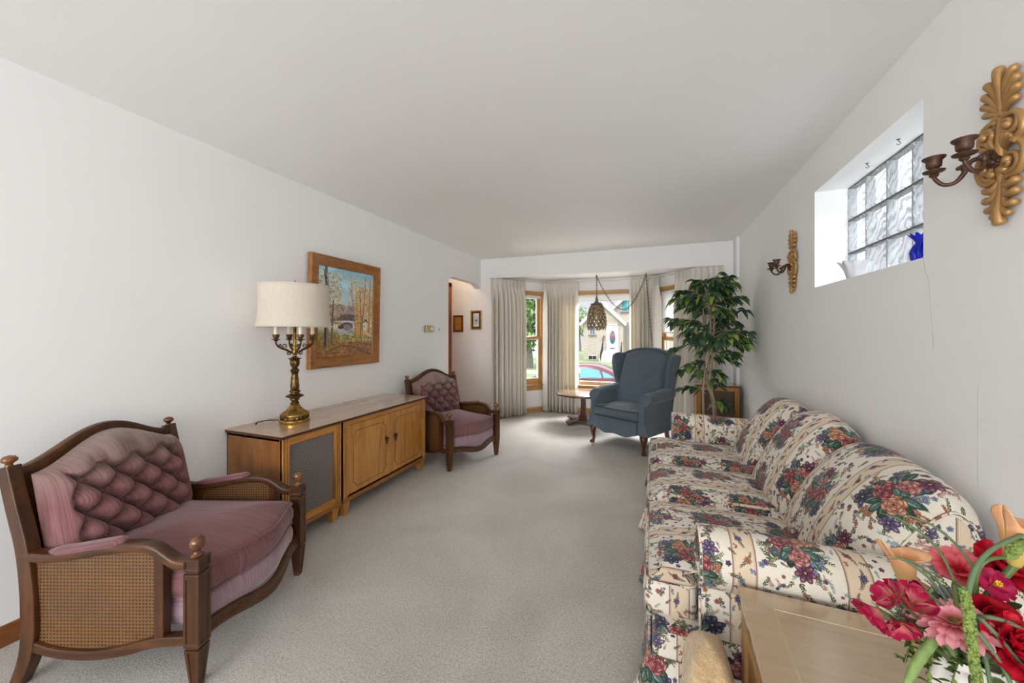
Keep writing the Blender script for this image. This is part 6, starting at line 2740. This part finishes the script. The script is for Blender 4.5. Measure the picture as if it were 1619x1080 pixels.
dd = b.build('front_door', M_TRIM, hs, bevel=.02)
b = hmb()
o_ = [(-3.52 + .26 * math.cos(2 * PI * i / 28), .86 + .62 * math.sin(2 * PI * i / 28)) for i in range(28)]
b.prism(o_[::-1], HYF - .085, HYF - .05, 'y')
t = NT('stained_door_glass')
v = t.obj()
s = t.sep(v)
n = t.noise(v, 5, 3)
f = t.math('ADD', t.math('MULTIPLY', t.math('SUBTRACT', s[2], 1.6), .9), t.math('MULTIPLY', t.math('SUBTRACT', n, .5), 1.1))
t.bsdf(t.ramp(f, [(.1, srgb(40, 96, 106)), (.4, srgb(70, 96, 112)), (.55, srgb(150, 60, 76)), (.75, srgb(176, 110, 116)), (.95, srgb(90, 110, 120))]), .15, 0)
b.build('oval_glass', t.mat, dd)
b = hmb()
b.bx((-3.75, HYF - .09, -.20), (-3.3, HYF - .05, -.12))
b.build('mail_slot', M_DARKM, dd)
b = hmb()
b.bx((-4.06, HYF - .1, -.45), (-3.98, HYF, 2.08)).bx((-3.06, HYF - .1, -.45), (-2.98, HYF, 2.08)).bx((-4.06, HYF - .1, 1.98), (-2.98, HYF, 2.08))
b.build('door_surround', M_TRIM, hs)
for (x0, x1, z0, z1, y, m) in ((-5.62, -5.08, 1.12, 1.95, HYF, M_WINB), (-2.95, -1.75, 3.35, 4.6, HYF + 2.2, M_TEAL), (-5.75, -4.95, -1.25, -.82, HYF, M_DARKM)):
    b = hmb()
    b.bx((x0, y - .04, z0), (x1, y - .0, z1))
    w_ = b.build('window', M_TRIM, hs)
    xm = (x0 + x1) / 2
    b = hmb()
    b.bx((x0 + .05, y - .06, z0 + .05), (xm - .02, y - .03, z1 - .05)).bx((xm + .02, y - .06, z0 + .05), (x1 - .05, y - .03, z1 - .05))
    b.build('panes', m, w_)
    b = hmb()
    b.bx((x0 - .1, y - .12, z0 - .1), (x1 + .1, y + .02, z0))
    b.build('sill', plain('dark_sill', srgb(120, 112, 104), .8), w_)
for k in range(5):
    b = hmb()
    b.bx((-4.35, HYF - .55 - .3 * (k + 1), -.45 - .17 * (k + 1)), (-2.65, HYF - .5 - .3 * k if k else HYF, -.45 - .17 * k))
    b.build('step', M_CONC, hs)
b = hmb()
for x in (-4.42, -2.62):
    b.bx((x - .04, HYF - 2.1, ZG), (x + .04, HYF, -1.0))
b.build('stair_side', M_CONC, hs)
for x in (-4.35, -2.68):
    b = hmb()
    b.tube([(x, HYF - 2.0, -.42), (x, HYF - .4, .45), (x, HYF - .05, .45)], .03, 6)
    b.tube([(x, HYF - 2.0, -1.3), (x, HYF - 2.0, -.42)], .03, 6)
    for q in range(9):
        f = q / 8
        b.tube([(x, lerp(HYF - 1.95, HYF - .3, f), lerp(-1.25, -.45, f)), (x, lerp(HYF - 1.95, HYF - .3, f), lerp(-.42, .45, f))], .016, 5)
    b.build('stair_railing', M_DARKM, hs)
b = hmb()
b.prism([(-4.5, .55), (-4.36, .62), (-4.24, 1.05), (-4.38, 1.0)], HYF - .16, HYF - .02, 'y')
b.build('rust_plaque', plain('rust_plaque', srgb(130, 84, 62), .7), hs)

# pale neighbouring house glimpsed past the tree
t = thing('house', 'pale white house glimpsed beside the street tree through the left window', 'house', (-11, 37, ZG))
b = MB()
b.prism([(-2.6, 0), (1.6, 0), (1.6, 3.2), (-.5, 5.2), (-2.6, 3.2)], 0, 7, 'y')
b.build('walls', M_TRIM, t)
b = MB()
b.bar([(-2.9, 3.5, 3.1), (-.5, 3.5, 5.4)], rrect(7.6, .15, .02, 1)).bar([(1.9, 3.5, 3.1), (-.5, 3.5, 5.4)], rrect(7.6, .15, .02, 1))
b.build('roof', M_ROOF, t)
for x in (-1.5, .6):
    b = MB()
    b.bx((x - .35, -.05, 1.2), (x + .35, .02, 2.5))
    b.build('window', M_WINB, t)

# ---------------------------------------------------------------- parked car
def car_paint():
    t = NT('dark_red_car_paint')
    v = t.obj()
    n = t.noise(v, 3, 3)
    t.bsdf(t.ramp(n, [(.3, srgb(58, 4, 20)), (.7, srgb(92, 8, 28))]), .3, .1, Coat_Weight=.35, Coat_Roughness=.05)
    return t.mat


M_CAR = car_paint()
M_CARG = plain('blue_tinted_glass', srgb(60, 130, 160), .04, .2, .2, 1.5, Coat_Weight=1.)
M_TYRE = plain('black_rubber', srgb(26, 26, 28), .8)
M_ALLOY = plain('alloy_wheel', srgb(160, 164, 170), .3, .8)
CX_, CY_ = -2.85, 15.0
car = thing('car', 'dark red car parked at the kerb across the street, seen through the middle window', 'car', (CX_, CY_, ZG - .08))
body_pr = [(-2.24, .30), (-2.26, .55), (-2.15, .72), (-1.6, .86), (-1.0, .95), (-.2, .97), (.8, .98), (1.5, 1.0), (2.0, .98), (2.2, .90), (2.27, .62), (2.24, .32), (1.75, .22), (-1.75, .22)]
b = MB()
loops = []
sp = spline(body_pr, 4, True)
for y, k, dz in ((-.90, .94, .02), (-.90, .985, 0), (-.86, 1, 0), (0, 1.0, .0), (.86, 1, 0), (.90, .985, 0), (.90, .94, .02)):
    loops.append([(x * k, y, .6 + (z - .6) * (k if abs(y) > .88 else 1)) for x, z in sp])
b.loft(loops, None, True, True)
b.build('body', M_CAR, car, smooth=50)
cab = [(-1.15, .93), (-.55, 1.26), (-.15, 1.40), (.35, 1.445), (.9, 1.41), (1.35, 1.28), (1.95, 1.0), (1.9, .93)]
sc_ = spline(cab, 4)
b = MB()
loops = []
for y, kz in ((-.84, 0), (-.66, .88), (-.58, 1), (0, 1.02), (.58, 1), (.66, .88), (.84, 0)):
    kx = lerp(1, .93, kz)
    loops.append([(.4 + (x - .4) * kx if kz else .4 + (x - .4), y, .93 + (z - .93) * kz) for x, z in sc_])
n = len(sc_)
vs = [p for L in loops for p in L]
b.add(vs, [(i * n + j, i * n + j + 1, (i + 1) * n + j + 1, (i + 1) * n + j) for i in range(len(loops) - 1) for j in range(n - 1)])
b.build('roof', M_CAR, car, smooth=60)


def side_glass(poly, name='side_window'):
    for sg in (-1, 1):
        b = MB()
        f = lambda z: sg * (.848 - .185 * (z - .93) / .47)
        vs = [(x, f(z), z) for x, z in poly] + [(x, f(z) - sg * .02, z) for x, z in poly]
        k = len(poly)
        b.add(vs, [tuple(range(k)), tuple(range(2 * k - 1, k - 1, -1))] + [(i, (i + 1) % k, k + (i + 1) % k, k + i) for i in range(k)])
        b.build(name, M_CARG, car)


side_glass([(-.85, .97), (-.40, 1.24), (-.1, 1.31), (.12, 1.33), (.12, .98)])
side_glass([(.24, .98), (.24, 1.335), (.62, 1.325), (.95, 1.26), (1.05, .99)])
side_glass([(1.13, .995), (1.05, 1.23), (1.28, 1.14), (1.52, 1.01)], 'quarter_window')
for x in (-1.4, 1.4):
    for sg in (-1, 1):
        b = MB()
        R = Matrix.Rotation(PI / 2, 3, 'X')
        b.lathe([(0, -.1), (.24, -.1), (.31, -.09), (.33, -.05), (.33, .05), (.31, .09), (.24, .1), (0, .1)], 28, (x, sg * .82, .33), R)
        wv = b.build('wheel', M_TYRE, car, smooth=40)
        b = MB()
        b.lathe([(0, -.105), (.2, -.105), (.21, -.09), (.21, .09), (.2, .105), (0, .105)], 20, (x, sg * .82, .33), R)
        b.build('rim', M_ALLOY, wv, smooth=40)
for sg in (-1, 1):
    b = MB()
    b.bx((2.05, sg * .6 - .22, .72), (2.25, sg * .6 + .22, .88))
    b.build('tail_light', plain('red_tail_light', srgb(220, 30, 40), .2), car, bevel=.03)
    b = MB()
    b.ball((-.95, sg * .98, 1.02), (.06, .1, .07), 12, 8)
    b.build('wing_mirror', M_CAR, car, smooth=60)

# ---------------------------------------------------------------- trees and shrubs
M_TRUNK = plain('street_tree_bark', srgb(120, 112, 108), .9, 0, .25, 12, .6, 30)
M_TLEAF = leaf_mat('street_tree_leaf', [(0, srgb(58, 96, 50)), (.4, srgb(92, 134, 70)), (.75, srgb(140, 172, 98)), (1, srgb(196, 214, 150))], .5)


def tree(label, x, y, tr, trunk_h, cz, R, n, ls, seed):
    rng = random.Random(seed)
    t = thing('street_tree', label, 'tree', (x, y, ZG))
    b = MB()
    b.tube(spline([(0, 0, 0), (.03, 0, trunk_h * .4), (-.05, .05, trunk_h), (.1, 0, cz + ZG * 0)], 5), [tr * k for k in [lerp(1.15, .4, i / 15) for i in range(16)]], 12)
    b.build('trunk', M_TRUNK, t, smooth=60)
    for i in range(7):
        a = rng.uniform(0, 6.28)
        z = rng.uniform(trunk_h * .8, cz)
        b = MB()
        pth = spline([(0, 0, z), (math.cos(a) * R[0] * .4, math.sin(a) * R[1] * .4, z + .7), (math.cos(a) * R[0] * .8, math.sin(a) * R[1] * .8, z + 1.1)], 4)
        b.tube(pth, [lerp(tr * .4, tr * .1, q / (len(pth) - 1)) for q in range(len(pth))], 6)
        b.build('branch', M_TRUNK, t, smooth=60)
    b = MB()
    for i in range(n):
        while True:
            p = V3((rng.uniform(-1, 1), rng.uniform(-1, 1), rng.uniform(-1, 1)))
            if .25 < p.length < 1:
                break
        p = V3((p.x * R[0], p.y * R[1], cz + p.z * R[2]))
        d = V3((rng.uniform(-1, 1), rng.uniform(-1, 1), rng.uniform(-1, .4)))
        leaf(b, p, d, V3((rng.uniform(-1, 1), rng.uniform(-1, 1), 1)), ls * rng.uniform(.7, 1.3), ls * .7, .2)
    b.build('leaves', M_TLEAF, t, smooth=60)


tree('big green street tree with a grey trunk seen through the left bay window', -8.55, 26.2, .26, 2.0, 4.6, (3.0, 2.6, 3.3), 2600, .34, 3)
tree('small distant tree left of the brick house behind the hanging lamp', -9.6, 52, .2, 2.2, 4.2, (2.0, 1.5, 2.2), 500, .4, 6)
t = thing('topiary_shrub', 'small clipped ball shrub on the lawn near the street tree', 'shrub', (-8.35, 29, ZG))
b = MB()
b.tube([(0, 0, 0), (.03, 0, .6), (0, 0, 1.3)], .05, 7)
b.build('stem', M_TRUNK, t)
rng = random.Random(2)
for (z, r) in ((.62, .22), (1.02, .3), (1.42, .2)):
    b = MB()
    for i in range(110):
        d = V3((rng.gauss(0, 1), rng.gauss(0, 1), rng.gauss(0, 1))).normalized()
        leaf(b, V3((0, 0, z)) + d * r * rng.uniform(.4, .9), d, (0, 0, 1), .14, .08)
    b.build('clipped_ball', plain('shrub_green', srgb(84, 104, 52), .7, 0, .3, 6), t, smooth=60)
t = thing('garden_shrub', 'green leafy shrub tip just outside the middle window beside the curtain', 'shrub', (-1.86, 9.2, ZG))
b = MB()
b.tube(spline([(0, 0, 0), (.03, 0, .9), (0, 0, 1.75)], 4), .012, 6)
b.build('stem', M_TRUNK, t)
b = MB()
for i in range(46):
    a = rng.uniform(0, 6.28)
    z = rng.uniform(.5, 1.9)
    leaf(b, (0, 0, z), (math.cos(a), math.sin(a), .5), (0, 0, 1), .26, .11, .3)
b.build('leaves', M_TLEAF, t, smooth=60)
# ================================================================ camera and light
cam = bpy.data.cameras.new('camera')
cam.sensor_width = 36
cam.lens = 590. / 1619 * 36
cam.shift_y = -14. / 1619
cam.clip_start = .02
cam.clip_end = 300
co = bpy.data.objects.new('camera', cam)
COL.objects.link(co)
co.location = (0, 0, 1.30)
co.rotation_euler = (PI / 2, 0, math.atan2(223.5, 590.))
SC.camera = co

# unseen rear wall and wide window, added to carry a fill light
RW = (-2.4, .85, .3, 2.3)
b = MB()
y0, y1 = YB - .14, YB
b.bx((XL - .1, y0, 0), (RW[0], y1, ZC)).bx((RW[1], y0, 0), (XR + .3, y1, ZC)).bx((RW[0], y0, 0), (RW[1], y1, RW[2])).bx((RW[0], y0, RW[3]), (RW[1], y1, ZC))
struct(b.build('wall_rear_added', M_WALL))
w5 = thing('fill_window_rear', None, None)
w5['kind'] = 'structure'
b = MB()
b.bx((RW[0], y0, RW[2]), (RW[0] + .05, y1 + .02, RW[3])).bx((RW[1] - .05, y0, RW[2]), (RW[1], y1 + .02, RW[3])).bx((RW[0], y0, RW[3] - .05), (RW[1], y1 + .02, RW[3])).bx((RW[0], y0, RW[2]), (RW[1], y1 + .02, RW[2] + .05))
b.build('window_frame', M_OAK, w5)

# sky: bright haze at the horizon, brighter overhead
W = bpy.data.worlds.new('sky')
SC.world = W
W.use_nodes = True
nt = W.node_tree
bg = nt.nodes['Background']
tc = nt.nodes.new('ShaderNodeTexCoord')
sx = nt.nodes.new('ShaderNodeSeparateXYZ')
rp = nt.nodes.new('ShaderNodeValToRGB')
nt.links.new(tc.outputs['Generated'], sx.inputs[0])
nt.links.new(sx.outputs['Z'], rp.inputs[0])
nt.links.new(rp.outputs[0], bg.inputs[0])
e = rp.color_ramp.elements
e[0].position = 0.
e[0].color = (.84, .84, .93, 1)
e[1].position = .5
e[1].color = (.90, .94, 1., 1)
mr = nt.nodes.new('ShaderNodeMapRange')
nt.links.new(sx.outputs['Z'], mr.inputs['Value'])
mr.inputs['From Min'].default_value = .18
mr.inputs['From Max'].default_value = .55
mr.inputs['To Min'].default_value = 1.0
mr.inputs['To Max'].default_value = 4.5
nt.links.new(mr.outputs[0], bg.inputs[1])


def area(name, loc, rot, sx_, sy_, watts, col=(1, 1, 1)):
    l = bpy.data.lights.new(name, 'AREA')
    l.shape = 'RECTANGLE'
    l.size, l.size_y = sx_, sy_
    l.energy = watts
    l.color = col
    o = bpy.data.objects.new(name, l)
    COL.objects.link(o)
    o.location = loc
    o.rotation_euler = rot
    return o


# added fills at rear window and over the bay; daylight behind the glass blocks
area('rear_fill_light', ((RW[0] + RW[1]) / 2, YB - .16, (RW[2] + RW[3]) / 2), (PI / 2, 0, 0), RW[1] - RW[0], RW[3] - RW[2], 205, (.93, .975, 1))
area('daylight_glass_blocks', (XR + .42, (RY0 + RY1) / 2, (RZ0 + RZ1) / 2), (0, PI / 2, 0), .75, 1.15, 8, (.95, .98, 1))
area('bay_fill_light', (-.81, 8.3, 3.7), (V3((0, -2.6, -2.4))).to_track_quat('-Z', 'Y').to_euler(), 5.0, 2.0, 2000, (.96, .98, 1))  # soft lamp added out of view outside, to brighten the bay
hl = bpy.data.lights.new('hall_lamp', 'POINT')
hl.energy = 4
hl.color = (1, .8, .55)
hl.shadow_soft_size = .08
ho = bpy.data.objects.new('hall_lamp', hl)
COL.objects.link(ho)
ho.location = (-2.85, 4.6, 2.28)

sun = bpy.data.lights.new('sun', 'SUN')
sun.energy = 3.2
sun.angle = math.radians(12)
sun.color = (1, .96, .88)
so = bpy.data.objects.new('sun', sun)
COL.objects.link(so)
so.rotation_euler = V3((.25, .5, -.85)).to_track_quat('-Z', 'Y').to_euler()

SC.view_settings.view_transform = 'Standard'
SC.view_settings.look = 'None'
SC.view_settings.gamma = 1
SC.view_settings.use_curve_mapping = False
SC.view_settings.exposure = -0.07
try:
    SC.cycles.use_denoising = True
    SC.cycles.max_bounces = 16
    SC.cycles.diffuse_bounces = 12
    SC.cycles.transparent_max_bounces = 16
    SC.cycles.caustics_reflective = False
    SC.cycles.caustics_refractive = False
    SC.cycles.sample_clamp_indirect = 6
except Exception:
    pass
